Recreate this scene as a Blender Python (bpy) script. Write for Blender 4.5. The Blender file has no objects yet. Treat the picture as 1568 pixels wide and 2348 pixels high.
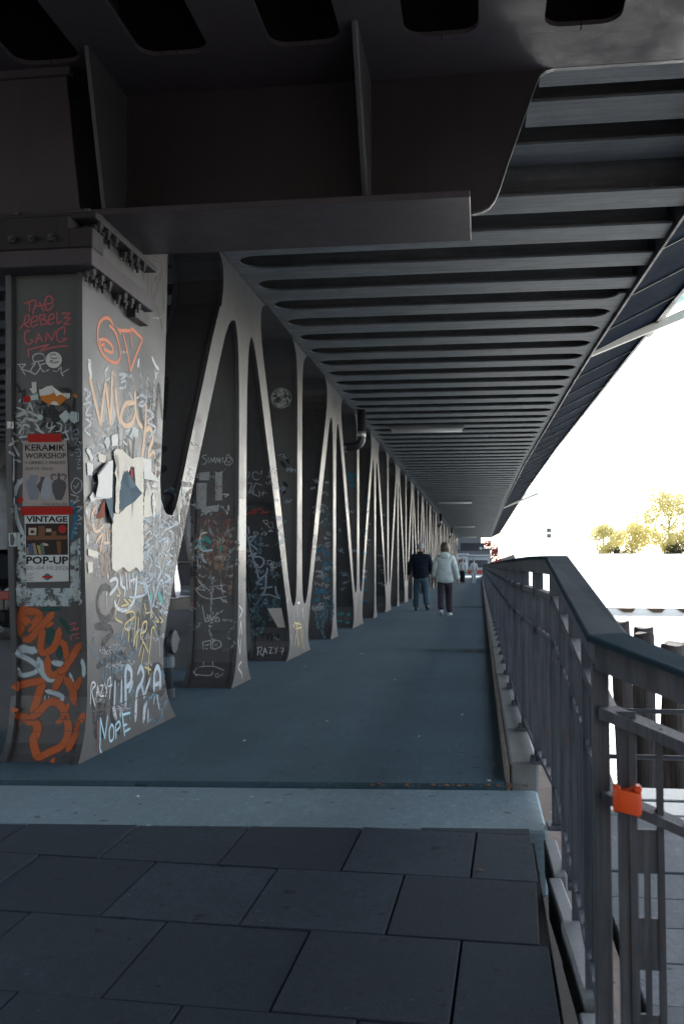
import bpy, bmesh, math, random
from mathutils import Vector, Matrix
from mathutils.bvhtree import BVHTree
random.seed(7)
scene = bpy.context.scene
COL = scene.collection
R = math.radians

# ------------------------------------------------------------------ camera
CAM_H, FPX, PW, PH = 1.15, 2283.0, 1568.0, 2348.0
YAW, PITCH = R(7.869), R(3.084)
FWD = Vector((-math.sin(YAW)*math.cos(PITCH), math.cos(YAW)*math.cos(PITCH), math.sin(PITCH)))
RGT = Vector((math.cos(YAW), math.sin(YAW), 0))
UPV = RGT.cross(FWD)
EYE = Vector((0, 0, CAM_H))
cd = bpy.data.cameras.new('camera'); cam = bpy.data.objects.new('camera', cd); COL.objects.link(cam)
cam.matrix_world = Matrix(((RGT.x, UPV.x, -FWD.x, 0), (RGT.y, UPV.y, -FWD.y, 0), (RGT.z, UPV.z, -FWD.z, CAM_H), (0, 0, 0, 1)))
cd.sensor_fit = 'VERTICAL'; cd.sensor_height = 36.0; cd.sensor_width = 24.0; cd.lens = 35.0
cd.clip_start = 0.05; cd.clip_end = 4000
cd.dof.use_dof = True; cd.dof.focus_distance = 9.0; cd.dof.aperture_fstop = 6.3
scene.camera = cam

# ------------------------------------------------------------------ sky, sun, exposure
SUN_AZ, SUN_EL = R(14.0), R(38.0)          # azimuth to the right of +Y
w = bpy.data.worlds.new('World'); scene.world = w; w.use_nodes = True
nt = w.node_tree; nt.nodes.clear()
sky = nt.nodes.new('ShaderNodeTexSky'); sky.sky_type = 'NISHITA'; sky.sun_disc = False
sky.sun_elevation = SUN_EL; sky.sun_rotation = SUN_AZ; sky.dust_density = 1.3; sky.air_density = 1.0; sky.ozone_density = 1.0
hs = nt.nodes.new('ShaderNodeHueSaturation'); hs.inputs['Saturation'].default_value = 0.62
bg = nt.nodes.new('ShaderNodeBackground'); bg.inputs['Strength'].default_value = 0.15
wo = nt.nodes.new('ShaderNodeOutputWorld')
nt.links.new(sky.outputs[0], hs.inputs['Color']); nt.links.new(hs.outputs[0], bg.inputs[0]); nt.links.new(bg.outputs[0], wo.inputs[0])
sd = bpy.data.lights.new('sun', 'SUN'); sd.energy = 3.2; sd.angle = R(0.5); sd.color = (1, .97, .92)
sun = bpy.data.objects.new('sun', sd); COL.objects.link(sun)
sdir = Vector((math.sin(SUN_AZ)*math.cos(SUN_EL), math.cos(SUN_AZ)*math.cos(SUN_EL), math.sin(SUN_EL)))
sun.rotation_euler = (-sdir).to_track_quat('-Z', 'Y').to_euler(); sun.location = (0, 0, 30)
vs = scene.view_settings
vs.view_transform = 'Standard'; vs.look = 'None'; vs.gamma = 1.0; vs.use_curve_mapping = False; vs.exposure = 2.1
scene.cycles.use_denoising = True; scene.cycles.use_adaptive_sampling = True; scene.cycles.adaptive_threshold = .015
scene.cycles.max_bounces = 6; scene.cycles.diffuse_bounces = 4

# ------------------------------------------------------------------ helpers
def ray(x, y):
    return (FWD + RGT*((x-PW/2)/FPX) - UPV*((y-PH/2)/FPX))
def hit(x, y, ax, v):
    d = ray(x, y); i = 'XYZ'.index(ax); t = (v-EYE[i])/d[i]; return EYE + d*t

def link(o, parent=None):
    COL.objects.link(o)
    if parent is not None:
        o.parent = parent
    return o
def thing(name, label, cat, loc=(0, 0, 0), group=None, rz=0):
    o = bpy.data.objects.new(name, None); COL.objects.link(o); o.location = loc; o.rotation_euler = (0, 0, rz)
    o.empty_display_size = .1
    o['label'] = label; o['category'] = cat
    if group: o['group'] = group
    return o
def tag(o, label, cat, group=None):
    o['label'] = label; o['category'] = cat
    if group: o['group'] = group
    return o

class MB:
    def __init__(s): s.v = []; s.f = []
    def add(s, vs, fs):
        n = len(s.v); s.v += [tuple(v) for v in vs]; s.f += [tuple(n+i for i in f) for f in fs]; return s
    def box(s, x0, x1, y0, y1, z0, z1):
        return s.add([(x0,y0,z0),(x1,y0,z0),(x1,y1,z0),(x0,y1,z0),(x0,y0,z1),(x1,y0,z1),(x1,y1,z1),(x0,y1,z1)],
                     [(0,3,2,1),(4,5,6,7),(0,1,5,4),(1,2,6,5),(2,3,7,6),(3,0,4,7)])
    def hexa(s, lo, hi):     # two quads (4 points each), lo bottom, hi top, counter-clockwise from above
        return s.add(list(lo)+list(hi), [(0,3,2,1),(4,5,6,7),(0,1,5,4),(1,2,6,5),(2,3,7,6),(3,0,4,7)])
    def bar(s, p, q, wx, wz, up=(0, 0, 1)):    # rectangular bar from p to q
        p = Vector(p); q = Vector(q); t = (q-p).normalized(); u = Vector(up); sd_ = t.cross(u)
        if sd_.length < 1e-4: sd_ = t.cross(Vector((1, 0, 0)))
        sd_.normalize(); u = sd_.cross(t)
        a = [p-sd_*wx/2-u*wz/2, p+sd_*wx/2-u*wz/2, p+sd_*wx/2+u*wz/2, p-sd_*wx/2+u*wz/2]
        b = [c+(q-p) for c in a]
        return s.add(a+b, [(0,3,2,1),(4,5,6,7),(0,1,5,4),(1,2,6,5),(2,3,7,6),(3,0,4,7)][:0]+[(0,1,2,3),(7,6,5,4),(0,4,5,1),(1,5,6,2),(2,6,7,3),(3,7,4,0)])
    def loft(s, rings, cap=True, close=True):
        n = len(rings[0]); b = len(s.v)
        for r in rings: s.v += [tuple(p) for p in r]
        for i in range(len(rings)-1):
            for j in range(n if close else n-1):
                k = (j+1) % n
                s.f.append((b+i*n+j, b+i*n+k, b+(i+1)*n+k, b+(i+1)*n+j))
        if cap and close:
            s.f.append(tuple(b+j for j in reversed(range(n))))
            s.f.append(tuple(b+(len(rings)-1)*n+j for j in range(n)))
        return s
    def tube(s, pts, r, n=8, cap=True):
        pts = [Vector(p) for p in pts]; rs = r if isinstance(r, (list, tuple)) else [r]*len(pts)
        rings = []; up = Vector((0, 0, 1)); pu = None
        for i, p in enumerate(pts):
            t = (pts[min(i+1, len(pts)-1)]-pts[max(i-1, 0)]).normalized()
            if pu is None:
                a = t.cross(up)
                if a.length < 1e-3: a = t.cross(Vector((1, 0, 0)))
            else: a = pu-t*pu.dot(t)
            a.normalize(); pu = a; b = t.cross(a)
            rings.append([p+(a*math.cos(2*math.pi*k/n)+b*math.sin(2*math.pi*k/n))*rs[i] for k in range(n)])
        return s.loft(rings, cap)
    def prism(s, poly, f0, f1):   # poly of 2D points; f0,f1 map (u,v)->3D
        n = len(poly); a = [f0(*p) for p in poly]; b = [f1(*p) for p in poly]
        return s.add(a+b, [tuple(reversed(range(n))), tuple(range(n, 2*n))]+[(i, (i+1) % n, n+(i+1) % n, n+i) for i in range(n)])
    def mesh(s, name, mat, bevel=0, smooth=False, seg=1, fix=True):
        m = bpy.data.meshes.new(name); m.from_pydata(s.v, [], s.f)
        if mat: m.materials.append(mat)
        if fix or bevel:
            bm = bmesh.new(); bm.from_mesh(m)
            if bevel:
                es = [e for e in bm.edges if len(e.link_faces) == 2 and e.calc_face_angle(0) > .5]
                bmesh.ops.bevel(bm, geom=es, offset=bevel, segments=seg, affect='EDGES', profile=.6, clamp_overlap=True)
            bmesh.ops.recalc_face_normals(bm, faces=bm.faces)
            bm.to_mesh(m); bm.free()
        if smooth:
            for p in m.polygons: p.use_smooth = True
        return m
    def obj(s, name, mat, parent=None, loc=None, **k):
        o = bpy.data.objects.new(name, s.mesh(name, mat, **k)); link(o, parent)
        if loc is not None: o.location = loc
        return o
def inst(name, me, parent=None, loc=(0, 0, 0), rz=0):
    o = bpy.data.objects.new(name, me); link(o, parent); o.location = loc; o.rotation_euler = (0, 0, rz); return o
def copy_tree(o, parent=None):
    c = o.copy(); COL.objects.link(c); c.parent = parent
    for ch in list(o.children): copy_tree(ch, c)
    return c
def struct(o): o['kind'] = 'structure'; return o
def smooth_by_angle(o, a=.6):
    me = o.data
    for p in me.polygons: p.use_smooth = True
    bm = bmesh.new(); bm.from_mesh(me)
    for e in bm.edges:
        if len(e.link_faces) == 2 and e.calc_face_angle(0) > a: e.smooth = False
    bm.to_mesh(me); bm.free()

# ------------------------------------------------------------------ materials
def lin(c):
    return tuple(c)+(1,) if len(c) == 3 else c
class NT:
    def __init__(s, name):
        s.m = bpy.data.materials.new(name); s.m.use_nodes = True; s.t = s.m.node_tree
        s.b = s.t.nodes['Principled BSDF']; s.out = s.t.nodes['Material Output']
    def n(s, t, **k):
        x = s.t.nodes.new(t)
        for a, v in k.items():
            if a in x.inputs: x.inputs[a].default_value = v
            else: setattr(x, a, v)
        return x
    def l(s, a, b): s.t.links.new(a, b)
    def pos(s, scale=(1, 1, 1), obj=False):
        if obj:
            g = s.n('ShaderNodeTexCoord'); o = g.outputs['Object']
        else:
            g = s.n('ShaderNodeNewGeometry'); o = g.outputs['Position']
        mp = s.n('ShaderNodeMapping'); mp.inputs['Scale'].default_value = scale
        s.l(o, mp.inputs['Vector']); return mp.outputs[0]
    def noise(s, vec, scale, detail=4, rough=.6, lo=.3, hi=.7):
        x = s.n('ShaderNodeTexNoise'); x.inputs['Scale'].default_value = scale; x.inputs['Detail'].default_value = detail; x.inputs['Roughness'].default_value = rough
        s.l(vec, x.inputs['Vector'])
        r = s.n('ShaderNodeMapRange'); r.inputs[1].default_value = lo; r.inputs[2].default_value = hi
        s.l(x.outputs[0], r.inputs[0]); return r.outputs[0]
    def mix(s, f, a, b):
        x = s.n('ShaderNodeMix', data_type='RGBA')
        for i, v in ((0, f), (6, a), (7, b)):
            if hasattr(v, 'is_linked') or isinstance(v, bpy.types.NodeSocket): s.l(v, x.inputs[i])
            elif i == 0: x.inputs[0].default_value = v
            else: x.inputs[i].default_value = lin(v)
        return x.outputs[2]
    def mul(s, a, v, op='MULTIPLY'):
        x = s.n('ShaderNodeMath', operation=op)
        s.l(a, x.inputs[0])
        if isinstance(v, bpy.types.NodeSocket): s.l(v, x.inputs[1])
        else: x.inputs[1].default_value = v
        return x.outputs[0]
    def bump(s, h, strength=.3, dist=.01):
        b = s.n('ShaderNodeBump'); b.inputs['Strength'].default_value = strength; b.inputs['Distance'].default_value = dist
        s.l(h, b.inputs['Height']); s.l(b.outputs[0], s.b.inputs['Normal'])
    def set(s, col=None, rough=.6, spec=.5, metal=0):
        if isinstance(col, bpy.types.NodeSocket): s.l(col, s.b.inputs['Base Color'])
        elif col: s.b.inputs['Base Color'].default_value = lin(col)
        if isinstance(rough, bpy.types.NodeSocket): s.l(rough, s.b.inputs['Roughness'])
        else: s.b.inputs['Roughness'].default_value = rough
        s.b.inputs['Specular IOR Level'].default_value = spec; s.b.inputs['Metallic'].default_value = metal
        return s.m
def scl(c, k): return tuple(x*k for x in c)

def steel(name, base, rust=.0, rough=.5, dirt=.6, streak=True, spec=.5):
    t = NT(name); p = t.pos()
    big = t.noise(p, 1.3, 6, .65); fine = t.noise(p, 30, 4, .7)
    st = t.noise(t.pos((9, 9, .6)), 1.5, 5, .6, .45, .75)
    c = t.mix(t.mul(big, .5), base, scl(base, dirt))
    if streak: c = t.mix(t.mul(st, .45), c, scl(base, .45))
    c = t.mix(t.mul(fine, .25), c, scl(base, 1.3))
    if rust:
        rs = t.noise(p, 14, 6, .75, .62, .70)
        c = t.mix(t.mul(rs, rust), c, (.16, .065, .03))
    rg = t.n('ShaderNodeMapRange'); rg.inputs[3].default_value = rough-.12; rg.inputs[4].default_value = rough+.15; t.l(big, rg.inputs[0])
    t.bump(t.noise(p, 60, 3, .6, 0, 1), .12, .004)
    return t.set(c, rg.outputs[0], spec)
def grainy(name, a, b, scale=40, rough=.85, bump=.4, big=.8, spots=None, bigamt=.6, dist=.006, spec=.25):
    t = NT(name); p = t.pos()
    f = t.noise(p, scale, 5, .75); g = t.noise(p, big, 6, .65); h = t.noise(p, scale*6, 2, .5)
    c = t.mix(f, a, b); c = t.mix(t.mul(g, bigamt), c, scl(a, .62)); c = t.mix(t.mul(h, .3), c, scl(b, 1.25))
    if spots: c = t.mix(t.mul(t.noise(p, 7, 3, .6, .68, .74), .7), c, spots)
    t.bump(t.noise(p, scale*2.5, 4, .7, 0, 1), bump, dist)
    return t.set(c, rough, spec)
def plain(name, c, rough=.6, var=.25, scale=12, spec=.5, metal=0, bump=0):
    t = NT(name); p = t.pos(); f = t.noise(p, scale, 5, .65)
    m = t.set(t.mix(t.mul(f, var), c, scl(c, .5)), rough, spec, metal)
    if bump: t.bump(t.noise(p, scale*4, 3, .6, 0, 1), bump, .004)
    return m
M = {}
M['steel'] = steel('grey_steel_paint', (.056, .054, .055), .06, .46, .55, True, .78)
t = NT('rib_paint'); p = t.pos(); st = t.noise(t.pos((.9, 14, 14)), 1.3, 6, .7, .38, .68); bl = t.noise(p, 3.0, 6, .7, .42, .72)
c = t.mix(st, (.205, .217, .230), (.12, .127, .137)); c = t.mix(t.mul(bl, .6), c, (.09, .094, .102)); c = t.mix(t.mul(t.noise(p, 7, 4, .6, .70, .74), .6), c, (.30, .30, .29)); c = t.mix(t.mul(t.noise(p, 5, 6, .8, .63, .70), .4), c, (.10, .055, .035))
t.bump(st, .2, .006); M['rib'] = t.set(c, .6, .22)
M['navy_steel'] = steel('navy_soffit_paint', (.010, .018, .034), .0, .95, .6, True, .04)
M['darksteel'] = steel('dark_steel_paint', (.03, .03, .033), .1, .45)
M['beamlight'] = steel('beam_paint_lit', (.072, .058, .066), .1, .5, .6, True, .35)  # lighter copy of the beam paint, stronger light put into its colour
M['beam'] = steel('beam_paint', (.038, .031, .034), .05, .5, .6, True, .3)
t = NT('railing_paint'); p = t.pos(); v = t.pos((38, 38, 1.6))
c = t.mix(t.noise(v, 1.2, 6, .7, .42, .72), (.060, .070, .086), (.14, .155, .175)); c = t.mix(t.mul(t.noise(p, 5, 5, .6), .5), c, (.028, .032, .04))
c = t.mix(t.mul(t.noise(t.pos((30, 30, 7)), 1.4, 6, .75, .60, .68), .75), c, (.13, .065, .04)); t.bump(t.noise(v, 2, 5, .7, 0, 1), .35, .006)
M['rail'] = t.set(c, .6, .3)
M['railtop'] = steel('railing_top_paint', (.018, .038, .050), .1, .8, .6, True, .08)
M['bolt'] = plain('bolt_steel', (.07, .066, .064), .4, .5, 30)
def ground(name, c, rnd_=0, tracks=True, amp=1.0):
    t = NT(name); p = t.pos(); lo, hi = scl(c, .55), scl(c, 1.5)
    col = t.mix(t.mul(t.noise(p, 110, 3, .8, .35, .68), .9*amp), scl(c, .8), hi)
    col = t.mix(t.mul(t.noise(p, 30, 5, .8, .40, .62), .6*amp), col, lo); col = t.mix(t.mul(t.noise(t.pos((1, .35, 1)), 22, 3, .7, .52, .7), .5*amp), col, hi)
    col = t.mix(t.mul(t.noise(p, 2.2, 6, .7, .42, .70), .65), col, lo); col = t.mix(t.mul(t.noise(p, .55, 5, .6, .42, .66), .4), col, scl(c, 1.3))
    if tracks: col = t.mix(t.mul(t.noise(t.pos((2.4, .22, 1)), 1.0, 5, .65, .45, .7), .4), col, scl(c, 1.35))
    col = t.mix(t.mul(t.noise(p, 13, 1, .3, .735, .75), .75), col, scl(c, .3))
    col = t.mix(t.mul(t.noise(p, 31, 2, .4, .74, .76), .6), col, scl(c, 2.6))
    if rnd_:
        oi = t.n('ShaderNodeObjectInfo'); col = t.mix(t.mul(oi.outputs['Random'], rnd_), col, lo)
    t.bump(t.noise(p, 120, 4, .75, 0, 1), .6, .006)
    return t.set(col, .82, .22)
M['asphalt'] = ground('asphalt', (.056, .102, .128), 0, True, .75)
M['road'] = grainy('road_asphalt', (.10, .10, .10), (.15, .15, .15), 50, .85, .4, .5)
M['slab'] = ground('paving_slab', (.032, .049, .064), .75, False, .9)
M['strip'] = ground('concrete_strip', (.175, .245, .275), 0, False, .7)
M['kerb'] = grainy('kerb_concrete', (.17, .18, .18), (.27, .28, .28), 40, .85, .4, 2.5, (.12, .09, .06), .7)
M['kerbdirty'] = grainy('kerb_mossy_concrete', (.16, .13, .11), (.26, .22, .19), 30, .9, .5, 3, (.06, .05, .03), .8)
M['terrace'] = ground('terrace_paving', (.095, .115, .135), .6, False, 1.0)
M['dirt'] = plain('joint_dirt', (.03, .028, .025), .95, .5, 20)
# ------------------------------------------------------------------ interpolation of outlines
def interp(tab, z):
    if z <= tab[0][0]: return tab[0][1]
    for (a, p), (b, q) in zip(tab, tab[1:]):
        if z <= b: return p+(q-p)*(z-a)/(b-a)
    return tab[-1][1]
def XE(y): return interp([(-40, 1.65), (8, 1.65), (10.5, 1.57), (13, 1.50), (16, 1.44), (20, 1.38), (28, 1.25), (42, 1.15), (110, 1.12)], y)

# ------------------------------------------------------------------ ground, walkway, water
def sheet(name, quad, mat):
    o = MB().add(quad, [(0, 1, 2, 3)]).obj(name, mat); return struct(o)
END_Y = 104.0
wk = struct(MB().hexa([(-3.3, 5.05, -.12), (.125, 5.40, -.12), (.125, 118, -.12), (-3.3, 118, -.12)],
                      [(-3.3, 5.05, 0), (.125, 5.40, 0), (.125, 118, 0), (-3.3, 118, 0)]).obj('walkway', M['asphalt']))
struct(MB().hexa([(-9.5, 3.66, -.3), (.285, 4.515, -.3), (.285, 5.315, -.3), (-9.5, 4.42, -.3)],
                 [(-9.5, 3.66, -.012), (.285, 4.515, -.012), (.285, 5.315, -.012), (-9.5, 4.42, -.012)]).obj('threshold_strip', M['strip'], bevel=.012))
struct(MB().box(-11, .36, -6, 5.6, -.9, -.42).obj('ground_base', M['dirt']))
sheet('road', [(-400, -60, -.06), (-3.25, -60, -.06), (-3.25, 600, -.06), (-400, 600, -.06)], M['road'])
# ramp paving of single slabs, half bond, turned a little against the viaduct
pav = struct(MB().hexa([(-9.0, -1.0, -.50), (.225, -1.0, -.50), (.225, 4.5, -.3), (-9.0, 3.64, -.3)],
                       [(-9.0, -1.0, -.335), (.225, -1.0, -.335), (.225, 4.5, -.062), (-9.0, 3.64, -.11)]).obj('paving', M['dirt']))
SLOPE = .05
def slab_mesh(w_, d_):
    return MB().box(-w_/2, w_/2, -d_/2, d_/2, -.05, 0).mesh('slab', M['slab'], bevel=.004)
ANG = R(-2.2); ca, sa = math.cos(ANG), math.sin(ANG)
SW, SD, GAP = .497, .553, .008
smesh = slab_mesh(SW-GAP, SD-GAP)
def clip_poly(poly, nx, ny, c):
    out = []
    for i in range(len(poly)):
        p, q = poly[i], poly[(i+1) % len(poly)]
        dp = nx*p[0]+ny*p[1]-c; dq = nx*q[0]+ny*q[1]-c
        if dp <= 0: out.append(p)
        if (dp < 0) != (dq < 0) and abs(dp-dq) > 1e-9:
            t = dp/(dp-dq); out.append((p[0]+(q[0]-p[0])*t, p[1]+(q[1]-p[1])*t))
    return out
# strip near edge: line through (-2.16,4.30) and (.277,4.52); slabs stop short of it; right limit x=.215
enx, eny = -.0874, 1.0
for r in range(-1, 7):
    for k in range(-13, 4):
        u = -.79+.2485*((r+1) % 2)+SW*k+SW/2-.001*r; vv = 3.885-SD*r+SD/2
        # local frame origin at (-.78,3.87)
        def W(a, b):
            return (-.78+(a+.78)*ca-(b-3.87)*sa, 3.87+(a+.78)*sa+(b-3.87)*ca)
        hw, hd = (SW-GAP)/2, (SD-GAP)/2
        poly = [W(u-hw, vv-hd), W(u+hw, vv-hd), W(u+hw, vv+hd), W(u-hw, vv+hd)]
        c2 = clip_poly(clip_poly(poly, enx, eny, 4.478), 1, 0, .205)
        if len(c2) < 3 or max(p[0] for p in c2) < -4.5: continue
        area = abs(sum(c2[i][0]*c2[(i+1) % len(c2)][1]-c2[(i+1) % len(c2)][0]*c2[i][1] for i in range(len(c2))))/2
        if area < .01: continue
        dz = random.uniform(-.003, .003); tx, ty = random.uniform(-.004, .004), random.uniform(-.004, .004)
        cx, cy = W(u, vv)
        zf = lambda x, y: -SLOPE*(4.45-y)+dz+tx*(x-cx)+ty*(y-cy)
        MB().prism(c2, lambda x, y: (x, y, zf(x, y)-.045), lambda x, y: (x, y, zf(x, y))).obj('slab', M['slab'], pav, bevel=.0025)

# water and far bank
t = NT('harbour_water'); p = t.pos((1, .35, 1))
t.bump(t.noise(p, 1.6, 5, .6, 0, 1), .22, .25)
M['water'] = t.set((.14, .16, .16), .2, .5)
sheet('water', [(.5, -80, -2.4), (1600, -80, -2.4), (1600, 1600, -2.4), (.5, 1600, -2.4)], M['water'])
M['quay'] = grainy('quay_concrete', (.5, .49, .46), (.66, .65, .62), 4, .9, .2, .3, None, .3)
struct(MB().box(.36, .62, -20, 125, -4, -.65).obj('quay_wall', M['kerbdirty']))
struct(MB().add([(8, 190, -2.38), (1500, 190, -2.38), (1500, 240, 3.9), (8, 240, 3.9), (8, 1500, 3.9), (1500, 1500, 3.9)], [(0, 1, 2, 3), (3, 2, 5, 4)]).obj('far_bank', M['quay']))
struct(MB().box(-80, .6, 126, 700, -3, -.04).obj('quay_ground', M['road']))

# kerb under the railing: one stone per post bay, the posts stand in the joints
kb = thing('kerb', 'pale concrete kerb of long stones under the railing beside the walkway', 'kerb', (.19, 5.5, 0))
kx0, kx1 = .125, .285
stone = MB().box(-.075, .075, .012, 1.083, -.12, .10).mesh('kerb_stone', M['kerb'], bevel=.012)
face = MB().box(-.012, .012, 0, 1.10, -.12, .085).mesh('kerb_face', M['kerbdirty'], bevel=.006)
for i in range(104):
    y = 5.46+1.095*i
    if y > END_Y+6: break
    inst('kerb_stone', stone, kb, (.225-.19+random.uniform(-.003, .003), y-5.5, random.uniform(-.004, .004)))
    inst('kerb_face', face, kb, (.136-.19, y-5.5, 0))
# short low kerb blocks along the ramp, seen past the paving edge
rk = thing('ramp_kerb', 'worn pale kerb blocks tilted along the edge of the paved ramp', 'kerb', (.27, 3.4, -.1))
for i, (y0, y1, x0, x1, zz, rr) in enumerate([(3.98, 4.42, .262, .315, -.03, .02), (3.50, 3.95, .248, .30, -.05, .05), (2.93, 3.47, .262, .325, -.045, .04), (2.30, 2.90, .262, .33, -.10, .0), (1.2, 2.27, .262, .335, -.15, 0)]):
    b = MB().box(x0-.29, x1-.29, y0-(y0+y1)/2, y1-(y0+y1)/2, -.16, 0).obj('kerb_block', M['kerb'], rk, bevel=.006)
    b.location = (.02+rr*.2, (y0+y1)/2-3.4, zz+.1); b.rotation_euler = (R(2.5), R(-1.5), rr)

# lower terrace beyond the railing: paving slabs one step down
TZ = -.62
ter = struct(MB().box(.64, 9, -3, 8.35, -3.0, TZ-.05).obj('terrace', M['dirt']))
tm = [MB().box(.004, .896, .004, .446, -.05, 0).mesh('paving_stone', M['terrace'], bevel=.006)]
for r in range(-4, 19):
    for k in range(0, 8):
        o = inst('paving_stone', tm[0], ter, (.645+.9*k-(.45 if r % 2 else 0)*(1 if k else 0), .2+.45*r, TZ+random.uniform(-.006, .006)))
        if o.location.y+.45 > 8.36: bpy.data.objects.remove(o)
# ------------------------------------------------------------------ viaduct
via = thing('viaduct', 'dark grey steel railway viaduct with V-shaped legs and slotted underside over the walkway', 'viaduct', (-2.55, 6.4, 0))
VO = Vector((-2.55, 6.4, 0))
def vp(o):     # parent to the viaduct keeping world coordinates of the mesh
    o.parent = via; o.location = Vector(o.location)-VO; return o
XR, XL, TF, INS = -2.31, -2.79, .035, .03
eT = [(0, .42), (.03, .37), (.07, .325), (.12, .285), (.22, .23), (.35, .19), (.5, .17), (.8, .155), (1.6, .155), (2.4, .155), (2.9, .17), (3.2, .2), (3.34, .235), (3.43, .275), (3.48, .31), (3.50, .35)]
dL = [(0, 2.26), (.03, 2.34), (.07, 2.40), (.14, 2.46), (.22, 2.48), (.39, 2.45), (.77, 2.23), (1.39, 1.83), (2.0, 1.445), (2.57, 1.08), (3.1, .74), (3.3, .60), (3.40, .52), (3.45, .465), (3.485, .41), (3.50, .35)]
rU = [(.64, 2.74), (.655, 2.68), (.69, 2.62), (.76, 2.545), (.88, 2.45), (1.03, 2.36), (1.4, 2.16), (1.85, 1.90), (2.4, 1.56), (2.84, 1.28), (3.2, 1.05), (3.42, .91), (3.56, .835), (3.68, .795), (3.78, .785), (3.87, .80), (3.94, .85), (3.98, .93), (4.0, 1.02)]
vB = [(.64, .40), (.655, .34), (.69, .285), (.76, .24), (.88, .205), (1.05, .185), (1.7, .17), (3.3, .17), (3.6, .19), (3.76, .225), (3.86, .28), (3.93, .36), (3.97, .44), (4.0, .55)]
colL = [(0, 5.57), (.04, 5.60), (.1, 5.635), (.2, 5.67), (.37, 5.695), (.63, 5.685), (1.14, 5.63), (1.91, 5.57), (2.87, 5.53), (4.2, 5.53)]
colR = [(1.53, 7.23), (1.54, 7.15), (1.58, 7.08), (1.65, 7.03), (1.78, 7.01), (1.94, 7.03), (2.44, 7.08), (2.94, 7.12), (3.48, 7.14), (4.0, 7.16)]
dgR = [(0, 7.45), (.04, 7.39), (.1, 7.31), (.2, 7.22), (.37, 7.135), (.56, 7.12), (.81, 7.22), (1.14, 7.42), (1.53, 7.67), (2.06, 8.03), (2.51, 8.33), (2.98, 8.65), (3.25, 8.84), (3.40, 8.98), (3.47, 9.09), (3.50, 9.22)]
dgL = [(1.53, 7.23), (1.54, 7.31), (1.58, 7.38), (1.65, 7.44), (1.76, 7.52), (2.08, 7.72), (2.4, 7.93), (2.75, 8.16), (3.14, 8.41), (3.5, 8.67)]
def rows(a, b, lo, hi):
    zs = sorted(set([lo, hi]+[round(z, 4) for z, _ in a+b if lo < z < hi]))
    out = [zs[0]]
    for z in zs[1:]:
        n = max(1, int((z-out[-1])/.35)); z0 = out[-1]
        for i in range(1, n+1): out.append(z0+(z-z0)*i/n)
    return [(z, interp(a, z), interp(b, z)) for z in out]
def strut(name, rws, mat='steel', xr=XR, xl=XL, ins=INS, yoff=0):
    rings = []
    for z, y0, y1 in rws:
        y0 += yoff; y1 += yoff
        rings.append([(xr, y0, z), (xr, y1, z), (xr-TF, y1, z), (xr-TF, y1-ins, z), (xl+TF, y1-ins, z), (xl+TF, y1, z), (xl, y1, z), (xl, y0, z), (xl+TF, y0, z), (xl+TF, y0+ins, z), (xr-TF, y0+ins, z), (xr-TF, y0, z)])
    return MB().loft(rings).mesh(name, M[mat])
neg = lambda tb: [(z, -v) for z, v in tb]
S3 = 3.14
T0 = 9.57
mT = strut('vertical_strut', rows(neg(eT), eT, 0, 3.5))
mTT = strut('top_node', rows(neg(rU), rU, 3.5, 4.0))
mB = strut('vertical_strut', rows(neg(vB), vB, .64, 4.0))
dB = [(z, S3-v) for z, v in dL]
mBB = strut('base_node', rows(neg(dB), dB, 0, .64))
mD1 = strut('diagonal_strut', rows(dL, rU, .64, 3.5))                     # rises towards the camera side node (T at left)
mD2 = strut('diagonal_strut', rows(neg(rU), neg(dL), .64, 3.5))
STRUTS = []
def put(nm, me, y, dx=0, rec=True):
    o = bpy.data.objects.new(nm, me); COL.objects.link(o); o.parent = via; o.location = Vector((dx, y, 0))-VO
    if rec: STRUTS.append((o, Vector((dx, y, 0))))
    return o
LX = -8.6
for dx in (0, LX):
    rec = dx == 0
    for n, me in (('pier_base', strut('pier_base', rows(colL, dgR, 0, 1.53))), ('pier_column', strut('pier_column', rows(colL, colR, 1.53, 2.884))),
                  ('diagonal_strut', strut('diagonal_strut', rows(dgL, dgR, 1.53, 3.5)))):
        put(n, me, 0, dx, rec)
    for y0_, z0_, z1_ in ((5.62, 2.884, 3.299), (6.56, 3.299, 4.0)):
        put('pier_head', strut('pier_head', rows([(0, y0_), (9, y0_)], colR, z0_, z1_)), 0, dx, rec)
    NN = 31 if rec else 20
    for k in range(NN):
        y = T0+S3*k
        if k % 2 == 0:
            put('vertical_strut', mT, y, dx, rec); put('top_node', mTT, y, dx, rec)
            put('diagonal_strut', mD1, y, dx, rec)
            if k: put('diagonal_strut', mD2, y, dx, rec)
        else:
            put('vertical_strut', mB, y, dx, rec); put('base_node', mBB, y, dx, rec)
    # longitudinal girder on top of the legs
    g = MB().box(XL+dx-.02, XR+dx+.02, 7.0, END_Y, 4.002, 4.045).box(XL+dx+.1, XR+dx-.1, 7.0, END_Y, 4.045, 5.0).obj('girder', M['steel']); vp(g)

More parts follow.
